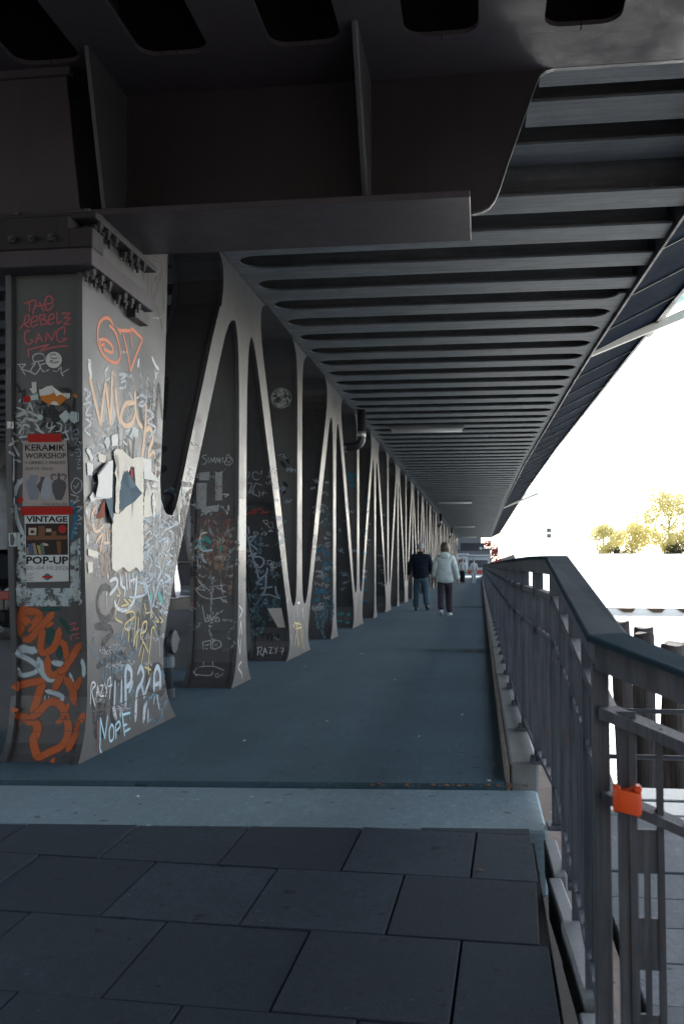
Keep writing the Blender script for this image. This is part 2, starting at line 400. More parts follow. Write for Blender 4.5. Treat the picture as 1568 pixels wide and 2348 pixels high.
# ceiling ribs: I-beams whose bottom flanges leave long slots with round ends
PIT, RW = .785, .385
def rib_outline(xl, xr, fl=True, fr=True, ra=.2):
    hp = PIT/2-.003; hw = RW/2; ra = hp-hw
    def side(sg):
        pts = []
        if fl:
            pts += [(xl, sg*hp)]+[(xl+.07+ra-ra*math.cos(a), sg*(hp-ra*math.sin(a))) for a in [math.pi/2*i/6 for i in range(7)]]
        else: pts += [(xl, sg*hw)]
        if fr:
            pts += [(xr-.07-ra+ra*math.cos(a), sg*(hp-ra*math.sin(a))) for a in [math.pi/2*(6-i)/6 for i in range(7)]]+[(xr, sg*hp)]
        else: pts += [(xr, sg*hw)]
        return pts
    return side(1)+side(-1)[::-1]
def rib(y, xl, xr, fl, fr, z=4.0):
    b = MB().prism(rib_outline(xl, xr, fl, fr), lambda x, v: (x, y+v, z), lambda x, v: (x, y+v, z+.02))
    b.box(xl+.02, xr-.02, y-.015, y+.015, z+.02, 4.98)
    o = b.obj('ceiling_rib', M['rib']); return vp(o)
rib(6.82, .34, XE(6.8)-.018, False, False, 4.25); rib(7.50, .2, XE(7.5)-.018, False, False, 4.25)
for k in range(2, 125):
    y = 6.29+PIT*k
    if y > END_Y-.4: break
    rib(y, XR+.022 if y > 7.6 else (-2.2 if y > 6.6 else .42), XE(y)-.018, y > 8.5, y > 10.4)
for k in range(0, 46):
    rib(6.29+PIT*k, XR+LX+.03, XL-.03, True, True)
vp(MB().box(-7.5, 9.0, -6.4, -5.0, -4, 9.0).obj('backlight_blocker', M['kerbdirty']))  # unseen wall added behind the camera to cut light from the back
# deck above, edge beam, cantilever with brackets
vp(MB().box(-12.2, 1.05, -30, END_Y, 5.0, 5.35).obj('deck', M['darksteel']))
ys = [-30, 0, 6, 8, 9.2, 10.5, 12, 13, 14.5, 16, 18, 20, 22, 24, 26, 28, 31, 34, 38, 42, 50, 60, 70, 80, 90, END_Y]
def along(x0, x1, z0, z1, name, mat):
    b = MB().loft([[(XE(y)+x0, y, z0), (XE(y)+x1, y, z0), (XE(y)+x1, y, z1), (XE(y)+x0, y, z1)] for y in ys])
    return vp(b.obj(name, M[mat]))
along(-.012, .012, 3.965, 5.0, 'edge_beam', 'rail')
along(-.014, .010, 3.95, 3.964, 'edge_flange', 'beam')
along(.0125, .86, 4.56, 4.62, 'cantilever_slab', 'darksteel')
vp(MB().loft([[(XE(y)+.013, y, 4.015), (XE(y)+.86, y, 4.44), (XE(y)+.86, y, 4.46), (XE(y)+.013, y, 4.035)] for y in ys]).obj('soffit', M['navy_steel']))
along(.861, .90, 4.40, 4.70, 'fascia', 'steel')
along(-.6, .0, 5.0, 5.3, 'deck_edge', 'darksteel')
y = 7.62; k = 0
while y < END_Y:
    x = XE(y)+.013
    b = MB().prism([(0, 3.996), (.84, 4.412), (.84, 4.436), (0, 4.02)], lambda u, v: (x+u, y-.008, v), lambda u, v: (x+u, y+.008, v))
    vp(b.obj('bracket', M['darksteel'])); y += PIT*2; k += 1

# cross beam over the first pier
CB = bpy.data.objects.new('cross_beam', MB().box(-9.4, -.04, 5.75, 6.55, 3.30, 3.342).mesh('cross_beam', M['beamlight'], bevel=.006)); COL.objects.link(CB); vp(CB)
def sub(mb, name, mat, **k):
    o = mb.obj(name, M[mat], CB, **k); o.location = Vector((0, 0, 0)); return o
prof = [(-9.4, 3.343), (-.045, 3.343), (-.03, 3.36), (.03, 3.372), (.075, 3.395), (.11, 3.44), (.14, 3.51), (.195, 3.68), (.37, 4.17), (.395, 4.22), (.43, 4.25), (.48, 4.262), (1.62, 4.262), (1.62, 5.0), (-9.4, 5.0)]
sub(MB().prism(prof, lambda x, z: (x, 6.185, z), lambda x, z: (x, 6.215, z)), 'web', 'beam')
edge = prof[2:13]
b = MB()
for (x0, z0), (x1, z1) in zip(edge, edge[1:]):
    b.hexa([(x0, 6.18, z0-.012), (x1, 6.18, z1-.012), (x1, 6.22, z1-.012), (x0, 6.22, z0-.012)], [(x0, 6.18, z0+.002), (x1, 6.18, z1+.002), (x1, 6.22, z1+.002), (x0, 6.22, z0+.002)])
sub(b, 'web_edge_flange', 'steel')
sub(MB().loft([[(-.703, 6.184, 3.343), (-.703, 6.05, 3.343), (-.665, 6.05, 3.343), (-.665, 6.184, 3.343)], [(-.703, 6.184, 4.25), (-.703, 5.46, 4.25), (-.665, 5.46, 4.25), (-.665, 6.184, 4.25)]]), 'stiffener', 'steel', bevel=.012, seg=2)
sub(MB().loft([[(-2.315, 6.184, 3.343), (-2.315, 5.84, 3.343), (-2.29, 5.84, 3.343), (-2.29, 6.184, 3.343)], [(-2.315, 6.184, 4.25), (-2.315, 5.52, 4.25), (-2.29, 5.52, 4.25), (-2.29, 6.184, 4.25)]]), 'stiffener', 'steel')
# tapered end panel above the pier
sub(MB().prism([(-3.35, 3.343), (-2.415, 3.343), (-2.44, 3.37), (-2.54, 4.25), (-3.35, 4.25)], lambda x, z: (x, 5.77, z), lambda x, z: (x, 5.79, z)), 'end_panel', 'beamlight')
sub(MB().box(-3.35, -2.50, 5.74, 5.80, 4.20, 4.25), 'panel_flange', 'beamlight')
# near ceiling with slots running along the viaduct
nc = vp(MB().box(-9.4, 1.63, 5.755, 6.184, 4.252, 4.27).obj('ceiling_plate', M['beamlight']))
vp(MB().box(.40, 1.60, 6.216, 6.43, 4.255, 4.27).obj('ceiling_plate', M['rib']))
vp(MB().box(-9.4, 1.63, -30, .8, 4.252, 4.27).obj('ceiling_plate', M['beam']))
for k in range(-1, 11):
    c = 1.0-.8*k
    hp = .397; hw = .185; ra = .11
    pts = []
    for sg in (1, -1):
        s_ = [(.80, sg*hp)]+[(.87, sg*hp)]+[(.87+ra-ra*math.cos(a), sg*(hw+ra-ra*math.sin(a))) for a in [math.pi/2*i/6 for i in range(7)]]
        s_ += [(5.70-ra+ra*math.cos(a), sg*(hw+ra-ra*math.sin(a))) for a in [math.pi/2*(6-i)/6 for i in range(7)]]+[(5.70, sg*hp), (5.754, sg*hp)]
        pts += s_ if sg == 1 else s_[::-1]
    if c+hp > 1.66: pts = [(y_, min(v, 1.62-c)) for y_, v in pts]
    if c-hw > 1.62: continue
    vp(MB().prism(pts, lambda y_, v: (c+v, y_, 4.252), lambda y_, v: (c+v, y_, 4.28)).box(c-.01, c+.01, .8, 5.75, 4.28, 4.98).obj('ceiling_strip', M['beamlight']))

# bearing plates and bolts at the head of the first pier
cap = bpy.data.objects.new('bearing', MB().box(-2.93, -2.20, 5.40, 6.50, 2.885, 2.985).mesh('bearing', M['beamlight'], bevel=.005)); COL.objects.link(cap); vp(cap)
cap2 = MB().box(-2.93, -2.22, 5.50, 6.62, 3.195, 3.235).obj('bearing_plate', M['beam'], cap, bevel=.004)
MB().box(-2.86, -2.36, 5.44, 6.40, 3.0, 3.195).obj('bearing_block', M['beam'], cap, bevel=.006)
MB().box(-2.93, -2.83, 5.42, 5.60, 2.99, 3.19).obj('bearing_block', M['beam'], cap, bevel=.006)
MB().box(-2.36, -2.215, 5.44, 5.62, 3.0, 3.12).obj('bearing_block', M['beam'], cap, bevel=.006)
MB().box(-2.34, -2.25, 6.28, 6.55, 2.80, 2.88).obj('bearing_block', M['darksteel'], cap, bevel=.004)
MB().box(-2.80, -2.28, 5.70, 6.5, 3.236, 3.298).obj('bearing_block', M['beam'], cap)
bm_ = MB().loft([[(math.cos(a)*.021, math.sin(a)*.021, z) for a in [math.pi/3*i for i in range(6)]] for z in (0, -.034)])
bm_.loft([[(math.cos(a)*.011, math.sin(a)*.011, z) for a in [math.pi/4*i for i in range(8)]] for z in (-.034, -.058)])
bm_ = bm_.mesh('bolt', M['bolt'])
for zz, y0 in ((2.884, 5.50), (3.194, 5.60)):
    for i in range(7):
        if i == 3: continue
        for x in (-2.232, -2.285):
            o = inst('bolt', bm_, cap, (x, y0+.13*i+(.03 if x < -2.26 else 0), zz))
for i in range(3):
    o = inst('bolt', bm_, cap, (-2.70+.12*i, 5.44, 3.06)); o.rotation_euler = (R(-90), 0, 0)
    o.scale = (1.1, 1.1, .8)
# ------------------------------------------------------------------ railing
rl = thing('railing', 'dark steel railing with broad flat handrail along the water side of the walkway', 'railing', (.28, 4.6, 0))
RO = Vector((.28, 4.6, 0))
def rp(o): o.parent = rl; o.location = Vector(o.location)-RO; return o
P = [Vector((.272, END_Y+4, 1.2)), Vector((.272, 30, 1.2)), Vector((.272, 9, 1.2)), Vector((.285, 6.8, 1.2)), Vector((.31, 5.5, 1.2)), Vector((.343, 4.62, 1.195)), Vector((.305, 2.50, .985)), Vector((1.35, 2.34, .575))]
def sweep(pts, prof, up=Vector((0, 0, 1))):
    rings = []
    for i, p in enumerate(pts):
        a = pts[max(i-1, 0)]; b = pts[min(i+1, len(pts)-1)]
        t0 = (p-a).normalized() if i else (b-p).normalized(); t1 = (b-p).normalized() if i < len(pts)-1 else t0
        h0 = Vector((t0.x, t0.y, 0)).normalized(); h1 = Vector((t1.x, t1.y, 0)).normalized()
        h = (h0+h1).normalized(); k = min(1/max(.35, h.dot(h0)), 2.0); s_ = h.cross(up).normalized()
        rings.append([p+s_*u*k+up*v for u, v in prof])
    return MB().loft(rings)
def rects(w_, h0, h1): return [(-w_/2, h0), (w_/2, h0), (w_/2, h1), (-w_/2, h1)]
top = sweep(P, [(-.052, -.016), (.052, -.016), (.052, -.003), (.046, 0), (-.046, 0), (-.052, -.003)]).obj('handrail', M['railtop']); rp(top)
rp(sweep(P, [(-.030, -.086), (.030, -.086), (.034, -.0165), (-.034, -.0165)]).obj('handrail_web', M['rail']))
def off(dz): return [p+Vector((0, 0, dz)) for p in P]
rp(sweep(off(-.19), rects(.045, -.014, .014)).obj('rail_bar', M['rail']))
rp(sweep(off(-.39), rects(.036, -.012, .012)).obj('rail_bar', M['rail']))
rp(sweep([p+Vector((0, 0, -1.04)) for p in P[:6]]+[Vector((.305, 2.5, .02)), Vector((1.35, 2.34, -.39))], rects(.045, -.012, .012)).obj('rail_bar', M['rail']))
def railpt(y):
    for a, b in zip(P, P[1:]):
        if b.y <= y <= a.y: f = (a.y-y)/(a.y-b.y); return a+(b-a)*f
# posts, one in each kerb joint
pm = MB().box(-.028, .028, -.012, .012, 0, 1.11).box(-.05, .05, -.055, .055, -.018, 0)
for sx in (-1, 1):
    for sy in (-1, 1): pm.loft([[(sx*.035+math.cos(a)*.011, sy*.04+math.sin(a)*.011, z) for a in [math.pi/3*i for i in range(6)]] for z in (0, .02)])
pm = pm.mesh('post', M['rail'])
nb = 0; far = MB(); bal = MB().box(-.013, .013, -.006, .006, 0, .835).mesh('baluster', M['rail'])
for i in range(95):
    y = 5.46+1.095*i
    if y > END_Y+3: break
    x = railpt(y).x
    o = inst('post', pm, None, (x-.005, y, .118)); o.scale.z = .915; rp(o)
    for j in range(1, 9):
        yy = y+1.095*j/9.0
        if yy > END_Y+3: break
        xx = railpt(yy).x
        if nb < 270: rp(inst('baluster', bal, None, (xx, yy, .165))); nb += 1
        else: far.box(xx-.013, xx+.013, yy-.006, yy+.006, .165, 1.0)
fo = far.obj('baluster', M['rail']); fo['kind'] = 'stuff'; rp(fo)
for y in (4.62, 4.57):
    pass
# near posts where the railing drops down the ramp
def post(x, y, z0, z1, wx, wy): rp(MB().box(x-wx/2, x+wx/2, y-wy/2, y+wy/2, z0, z1).box(x-wx*.9, x+wx*.9, y-.055, y+.055, z0-.02, z0).obj('post', M['rail'], bevel=.003))
post(.338, 4.60, .0, 1.12, .056, .03)
post(.288, 2.52, -.2, .91, .040, .04); post(.345, 2.49, -.2, .80, .046, .012)
for y in (4.05, 3.50, 2.98): post(railpt(y).x, y, -.06-.05*(4.5-y), railpt(y).z-.08, .05, .012)
for i in range(1, 17):
    y = 4.6-.122*i; q = railpt(y)
    o = inst('baluster', bal, None, (q.x, y, q.z-1.03)); rp(o)
for i in range(1, 4):
    y = 4.62+.21*i; q = railpt(y); rp(inst('baluster', bal, None, (q.x, y, q.z-1.03)))
# perforated baluster panels of the part that turns off to the water
for i, x in enumerate((.388, .515, .64, .765, .89, 1.015, 1.14)):
    f = (x-.305)/(1.35-.305); q = P[6].lerp(P[7], f); b = MB()
    for s_ in (-.032, .032):
        b.box(q.x+s_-.0075, q.x+s_+.0075, q.y-.008, q.y+.008, q.z-.97, q.z-.19)
    z = q.z-.43
    for hgt, open_ in ((.10, .107), (.12, .103), (.13, 0)):
        b.box(q.x-.0245, q.x+.0245, q.y-.005, q.y+.005, z-hgt, z)
        if open_: b.box(q.x-.007, q.x+.007, q.y-.004, q.y+.004, z-hgt-open_, z-hgt)
        z -= hgt+open_
    rp(b.obj('baluster_panel', M['rail']))
# orange clip on the railing
M['orange'] = plain('orange_plastic', (.80, .09, .012), .45, .2, 20)
oc = thing('plastic_clip', 'bright orange plastic clip hooked over the railing bar', 'clip', (.338, 2.44, .60))
q0 = Vector((.338, 2.45, .595))
b = MB()
for r_, z0, z1 in ((1, 0, 0),):
    prof_ = []
rings = []
for zz, k in ((-.028, .9), (-.022, 1.0), (.018, 1.0), (.024, .97)):
    rings.append([(math.copysign(abs(math.cos(a))**.45, math.cos(a))*.032*k, math.copysign(abs(math.sin(a))**.45, math.sin(a))*.02*k, zz+.006*math.sin(a*2)) for a in [2*math.pi*i/20 for i in range(20)]])
o = MB().loft(rings).obj('clip_body', M['orange'], oc, smooth=False); smooth_by_angle(o)
for sx in (-1, 1):
    o = MB().box(sx*.024-.008, sx*.024+.008, -.016, .016, .02, .036).obj('clip_lug', M['orange'], oc, bevel=.004)

# ------------------------------------------------------------------ things on the water side
M['pile'] = None
t = NT('pile_timber'); p = t.pos((14, 14, .8)); f = t.noise(p, 1.5, 6, .7); g = t.noise(t.pos(), 2.0, 4, .6)
c = t.mix(f, (.022, .017, .016), (.085, .072, .066)); c = t.mix(t.mul(g, .5), c, (.12, .115, .115)); t.bump(f, .9, .03); M['pile'] = t.set(c, .85, .3)
M['pipe'] = plain('pipe_paint', (.10, .11, .13), .35, .3, 15)
pl = [(1.60, 12.0, .11, .50, 'weathered timber mooring pile nearest the walkway railing', -.01), (1.90, 12.1, .115, .36, 'pale grey topped timber mooring pile, second from the walkway', .0), (2.06, 13.2, .12, .36, 'tall timber mooring pile standing behind the pale topped one', .012),
      (2.29, 12.2, .15, .25, 'broad dark timber mooring pile at the right edge', .02), (2.66, 12.6, .14, .3, 'timber mooring pile just beyond the broad dark one', .02), (2.05, 11.2, .12, .30, 'timber mooring pile in front of the row, nearest the terrace rail', -.015)]
for x, y, r_, zt, lab, lean in pl:
    rings = []
    ph = random.random()*6
    for z in [-3.2, -2.0, -1.2, -.5, 0.0, zt-.02, zt]:
        kk = (1 if z < zt else .93)*(1+.03*math.sin(z*2+ph))
        rings.append([(x+lean*(z-zt)*3+math.cos(a)*r_*kk*(1+.05*math.sin(3*a+ph)+.025*math.sin(9*a+ph*2)), y+math.sin(a)*r_*kk*(1+.05*math.sin(3*a+ph)), z+(.012*math.sin(a*2+ph) if z >= zt-.02 else 0)) for a in [2*math.pi*i/22 for i in range(22)]])
    o = MB().loft(rings).obj('mooring_pile', M['pile']); smooth_by_angle(o); tag(o, lab, 'pile', 'mooring piles beside the walkway')
# guard rail of the lower terrace
gr = thing('guard_rail', 'three bar dark pipe guard rail at the end of the lower terrace', 'guard rail', (1.2, 8.2, TZ))
for zz in (.93, .62, .26): MB().tube([(-.45, 0, zz), (8, 0, zz)], .019, 10).obj('pipe', M['pipe'], gr, smooth=True)
for xx in (-.42, 2.4, 5.2): MB().tube([(xx, 0, 0), (xx, 0, .95)], .022, 10).obj('post', M['pipe'], gr, smooth=True)

# floating pontoon with hanging fenders
M['warmwhite'] = plain('warm_white_wall', (.95, .88, .78), .8, .03, 1)
M['white'] = plain('white_paint', (.78, .77, .74), .6, .15, 3)
M['fender'] = plain('fender_rubber', (.10, .06, .03), .8, .3, 5)
po = thing('pontoon', 'long low white pontoon with a row of dark hanging fenders', 'pontoon', (20, 74, -2.4))
MB().box(-12, 60, 0, 6, -.4, .52).obj('pontoon_hull', M['warmwhite'], po)
MB().box(-12, 60, -.03, 0, .485, .51).obj('rubbing_strip', M['fender'], po)
fm = MB().prism([(-.62, 0), (.62, 0), (.38, -.27), (-.20, -.27)], lambda x, z: (x, -.12, z), lambda x, z: (x, -.01, z)).mesh('fender', M['fender'])
for i in range(18): inst('fender', fm, po, (-9.6+2.05*i, 0, .47))

# light arms over the edge of the deck with a sheet of turquoise glass
M['armp'] = plain('arm_paint', (.85, .78, .68), .5, .15, 6)
t = NT('turquoise_glass'); t.b.inputs['Transmission Weight'].default_value = .5; M['tglass'] = t.set((.10, .42, .47), .2, .5)
for i, (y, lab) in enumerate([(13.7, 'pale bracket arm with turquoise glass pane, nearest along the deck edge'), (50.0, 'far pale bracket arm with turquoise glass pane on the deck edge')]):
    a = thing('bracket_arm', lab, 'bracket', (XE(y), y, 4.0), 'bracket arms on the deck edge')
    MB().prism([(.0, -.03), (1.75, .66), (1.75, .80), (.10, .09), (0, .06)], lambda u, v: (u, -.05, v), lambda u, v: (u, .05, v)).obj('arm', M['armp'], a, bevel=.006)
    MB().box(.905, .96, -3.2, .9, .42, .50).obj('glass_frame', M['armp'], a)
    MB().add([(.95, -3.2, .50), (1.75, -3.2, .86), (1.75, .05, .86), (.95, .05, .50), (.95, -3.2, .515), (1.75, -3.2, .875), (1.75, .05, .875), (.95, .05, .515)], [(0,1,2,3),(7,6,5,4),(0,4,5,1),(1,5,6,2),(2,6,7,3),(3,7,4,0)]).obj('glass_pane', M['tglass'], a)

# fluorescent lights under the ribs
t = NT('lamp_diffuser'); M['lamp'] = t.set((.75, .74, .70), .4, .5)
M['lampbody'] = plain('lamp_body', (.25, .25, .25), .5)
for y, lab in ((20.3, 'long ceiling strip light nearest to the camera'), (44.0, 'second ceiling strip light along the walkway'), (71.5, 'third ceiling strip light along the walkway'), (97.0, 'farthest ceiling strip light at the end of the walkway')):
    a = thing('strip_light', lab, 'light', (-1.06, y, 3.9), 'strip lights under the viaduct')
    MB().box(-.76, .76, -.06, .06, .045, .098).obj('housing', M['lampbody'], a, bevel=.006)
    MB().tube([(-.72, 0, .015), (.72, 0, .015)], .045, 12).obj('diffuser', M['lamp'], a, smooth=True)
# drain pipes down from the ribs
M['drain'] = plain('drain_plastic', (.035, .037, .042), .3, .3, 10)
M['clampm'] = plain('clamp_zinc', (.55, .55, .53), .35, .2, 10, metal=.6)
for y, lab in ((18.0, 'black drain pipe with elbow and pale clamp under the girder'), (55.0, 'distant black drain pipe under the girder'), (76.0, 'farthest small black drain pipe under the girder')):
    a = thing('drain_pipe', lab, 'pipe', (-2.13, y, 3.2), 'drain pipes under the girder')
    pts = [(0, 0, .85), (0, 0, .28)]+[(-.16+.16*math.cos(q), 0, .28-.16*math.sin(q)) for q in [math.pi/2*i/8 for i in range(1, 9)]]+[(-.55, 0, .12)]
    MB().tube(pts, .075, 16).obj('pipe', M['drain'], a, smooth=True)
    MB().tube([(0, 0, .30), (0, 0, .40)], .08, 16).obj('clamp', M['clampm'], a, smooth=True)
    MB().tube([(-.28, 0, .12), (-.36, 0, .12)], .09, 16).obj('coupling', M['drain'], a, smooth=True)
# ------------------------------------------------------------------ paint and paper on the steel: laid on the real surface
bpy.context.view_layer.update()
_v, _f, _own = [], [], []
for o, off_ in STRUTS:
    if off_.y > 45: continue
    n = len(_v); _v += [Vector(v.co)+off_ for v in o.data.vertices]
    for p_ in o.data.polygons: _f.append([n+i for i in p_.vertices]); _own.append(o)
BV = BVHTree.FromPolygons(_v, _f)
def cast(x, y):
    d = ray(x, y).normalized(); loc, nor, idx, dist = BV.ray_cast(EYE, d)
    if loc is None: return None
    if nor.dot(d) > 0: nor = -nor
    return loc, nor, _own[idx], dist
def C(ox, oy, s): return lambda x, y: (ox+x*s, oy+y*s)
K1, K2, K3 = (0, 627.2, .14693), (0, 1348.5, .17364), (175.6, 1285.8, .20028)
K4, K5, K6 = (175.6, 658.6, .144), (413.9, 1003.5, .16), (539.4, 1191.7, .16022)
K7, K8, K9 = (0, 940.8, .18705), (175.6, 909.4, .18697), (351.2, 1191.7, .18706)
KA, KB = (0, 470.4, .36), (0, 489.2, .256)
_lift = [0]
def paintmat(name, c, cover=.75, scale=28, rough=.55):
    t = NT(name); p = t.pos(); n1 = t.noise(p, scale, 5, .7, .5-cover*.45, .62-cover*.3); n2 = t.noise(p, 6, 3, .5)
    t.set(t.mix(t.mul(n2, .35), c, scl(c, .6)), rough, .4)
    at = t.n('ShaderNodeAttribute'); at.attribute_name = 'edge'; ab = t.n('ShaderNodeMath', operation='ABSOLUTE'); t.l(t.mul(at.outputs['Fac'], .5, 'SUBTRACT'), ab.inputs[0])
    er = t.n('ShaderNodeMapRange'); er.interpolation_type = 'SMOOTHSTEP'; er.inputs[1].default_value = .5; er.inputs[2].default_value = .26; t.l(ab.outputs[0], er.inputs[0])
    tr = t.n('ShaderNodeBsdfTransparent'); mx = t.n('ShaderNodeMixShader')
    t.l(t.mul(n1, er.outputs[0]), mx.inputs[0]); t.l(tr.outputs[0], mx.inputs[1]); t.l(t.b.outputs[0], mx.inputs[2]); t.l(mx.outputs[0], t.out.inputs['Surface'])
    return t.m
PM = {}
for nm, c, cv in (('pink', (.50, .12, .14), .8), ('white', (.70, .71, .70), .8), ('pale', (.48, .56, .60), .72), ('grey', (.36, .36, .36), .6), ('orange', (.50, .115, .03), .97), ('coral', (.80, .24, .12), .9),
                  ('green', (.01, .07, .06), .95), ('peach', (.78, .50, .31), .85), ('yellow', (.66, .53, .22), .75), ('teal', (.04, .36, .32), .6), ('cyan', (.45, .68, .76), .85), ('blue', (.02, .19, .33), .8),
                  ('dusk', (.10, .085, .075), .8), ('black', (.012, .012, .014), .9), ('steelblue', (.30, .37, .45), .85), ('rosy', (.26, .10, .10), .45), ('chalk', (.52, .53, .54), .5), ('red', (.45, .06, .04), .8), ('cream', (.72, .66, .58), .9), ('ghost', (.30, .32, .32), .22), ('ghostdark', (.022, .024, .028), .30), ('ghostblue', (.12, .20, .24), .22), ('ghostwarm', (.34, .22, .15), .24)):
    PM[nm] = paintmat('spray_'+nm, c, cv)
def catmull(pts, step=4.0):
    if len(pts) < 3: 
        out = []
        for a, b in zip(pts, pts[1:]):
            n = max(2, int(math.hypot(b[0]-a[0], b[1]-a[1])/step))
            out += [(a[0]+(b[0]-a[0])*i/n, a[1]+(b[1]-a[1])*i/n) for i in range(n)]
        return out+[pts[-1]]
    out = []
    P_ = [pts[0]]+list(pts)+[pts[-1]]
    for i in range(1, len(P_)-2):
        a, b, c, d = P_[i-1], P_[i], P_[i+1], P_[i+2]
        n = max(2, int(math.hypot(c[0]-b[0], c[1]-b[1])/step))
        for j in range(n):
            u = j/n
            out.append(tuple(.5*(2*b[k]+(c[k]-a[k])*u+(2*a[k]-5*b[k]+4*c[k]-d[k])*u*u+(3*b[k]-a[k]-3*c[k]+d[k])*u**3) for k in (0, 1)))
    return out+[pts[-1]]
EDGE = {}
def ribbon(mb, pix, wpx, soft=True):
    wpx *= 1.22
    """pix: image points; lays a ribbon of paint on the surface hit"""
    run = []; own = None
    def flush():
        if len(run) < 2: return
        n = len(run); L_, R_ = [], []; _lift[0] += 1
        for i, (loc, nor, wm) in enumerate(run):
            t = (run[min(i+1, n-1)][0]-run[max(i-1, 0)][0])
            if t.length < 1e-6: t = Vector((0, 0, 1))
            t.normalize(); sdv = nor.cross(t).normalized()
            e = min(i, n-1-i); k = 1 if not soft else (.55 if e == 0 else .85 if e == 1 else 1)
            h = .0012+_lift[0]*.000003+i*.0000004
            L_.append(loc+nor*h+sdv*wm*k/2); R_.append(loc+nor*h-sdv*wm*k/2)
        vs_ = []
        for a, b in zip(L_, R_): vs_ += [a, b]
        EDGE.setdefault(id(mb), []).extend([0.02, .98]*n+[.5, .5])
        fs = [(2*i, 2*i+1, 2*i+3, 2*i+2) for i in range(n-1)]
        # round caps
        t0 = (run[0][0]-run[1][0]).normalized(); t1 = (run[-1][0]-run[-2][0]).normalized()
        b0 = len(vs_); vs_.append((L_[0]+R_[0])/2+t0*run[0][2]*.35); vs_.append((L_[-1]+R_[-1])/2+t1*run[-1][2]*.35)
        fs += [(1, 0, b0), (2*n-2, 2*n-1, b0+1)]
        mb.add(vs_, fs)
    for x, y in pix:
        h = cast(x, y)
        if h is None or h[3] > 40: flush(); run = []; continue
        if run and (h[0]-run[-1][0]).length > .25: flush(); run = []
        if own is None: own = h[2]
        run.append((h[0], h[1], wpx*h[3]/FPX*(1/max(.3, abs(h[1].dot(ray(x, y).normalized()))))**.38))
    flush(); return own
def setedge(o, vals):
    at = o.data.attributes.new('edge', 'FLOAT', 'POINT'); at.data.foreach_set('value', vals or [.5]*len(o.data.vertices))
def tagpaint(colour, K, strokes, w_, name='graffiti', owner=None):
    f = C(*K); groups = [[s_] for s_ in strokes] if len(strokes) <= 8 else [strokes]; o = None
    for grp in groups:
        mb = MB(); own = owner
        for s_ in grp:
            ww = w_
            if isinstance(s_, tuple) and isinstance(s_[0], list): s_, ww = s_
            pix = catmull([f(*p_) for p_ in s_], max(1.2, min(3.0, ww*K[2]*.35)))
            o_ = ribbon(mb, pix, ww*K[2]); own = own or o_
        if not mb.f or own is None: continue
        off_ = [b for a, b in STRUTS if a is own][0]
        o = mb.obj(name, PM[colour], own, fix=False); o.location = -off_; setedge(o, EDGE.pop(id(mb), None))
        if len(grp) > 1: o['kind'] = 'stuff'
    return o
def patch(colour, K, poly, name='graffiti', lift=.0016, nx=10):
    """filled quad patch (4 corners) following the surface"""
    f = C(*K); p = [f(*q) for q in poly]; mb = MB(); own = None; vs_ = []; ok = True
    for j in range(nx+1):
        for i in range(nx+1):
            u, v = i/nx, j/nx
            x = (p[0][0]*(1-u)+p[1][0]*u)*(1-v)+(p[3][0]*(1-u)+p[2][0]*u)*v
            y = (p[0][1]*(1-u)+p[1][1]*u)*(1-v)+(p[3][1]*(1-u)+p[2][1]*u)*v
            h = cast(x, y)
            if h is None: return None
            own = own or h[2]; vs_.append(h[0]+h[1]*lift)
    mb.add(vs_, [(j*(nx+1)+i, j*(nx+1)+i+1, (j+1)*(nx+1)+i+1, (j+1)*(nx+1)+i) for j in range(nx) for i in range(nx)])
    off_ = [b for a, b in STRUTS if a is own][0]
    o = mb.obj(name, PM[colour], own, fix=False); o.location = -off_; setedge(o, None); return o

# ghosts of buffed and faded letters under everything else
grn = random.Random(21)
def ghosts(colour, box, n, size, w_):
    st = []
    for i in range(max(9, n*2//3)):
        x = grn.uniform(box[0], box[2]); y = grn.uniform(box[1], box[3]); kind = grn.randint(0, 3); sx = size*grn.uniform(.35, .6); sy = size*grn.uniform(.7, 1.3)
        if kind == 0: st.append([(x+sx*math.cos(q), y+sy*math.sin(q)) for q in [.4+5.2*j/9 for j in range(10)]])
        elif kind == 1: st.append([(x-sx, y-sy), (x-sx*.4, y+sy), (x+sx*.1, y-sy*.6), (x+sx*.6, y+sy), (x+sx, y-sy)])
        elif kind == 2: st.append([(x-sx, y-sy), (x+sx, y-sy*.8), (x-sx*.2, y), (x+sx, y+sy*.5), (x-sx*.8, y+sy)])
        else: st.append([(x, y-sy), (x-sx*.2, y+sy*.3), (x+sx*.5, y+sy)])
    tagpaint(colour, (0, 0, 1), st, w_)
for colour, box, n, size, w_ in (('ghost', (215, 880, 365, 1120), 16, 44, 9), ('ghostdark', (215, 880, 365, 1180), 12, 40, 10), ('ghostwarm', (210, 960, 350, 1330), 12, 36, 9), ('ghostblue', (300, 1150, 420, 1420), 14, 38, 8), ('ghost', (215, 1180, 400, 1420), 16, 40, 8), ('ghostdark', (210, 1360, 380, 1640), 12, 44, 11), ('ghostblue', (215, 1450, 380, 1640), 10, 40, 8),
                                 ('ghost', (445, 1120, 530, 1480), 12, 40, 6), ('ghostdark', (40, 900, 180, 1000), 9, 30, 8), ('ghostblue', (575, 1180, 645, 1470), 10, 34, 6), ('ghostwarm', (450, 1200, 530, 1340), 9, 30, 5), ('ghost', (40, 930, 180, 1000), 9, 22, 4), ('ghostdark', (385, 1130, 440, 1300), 9, 30, 7), ('ghostblue', (722, 1180, 756, 1440), 9, 26, 5)):
    ghosts(colour, box, n, size, w_)
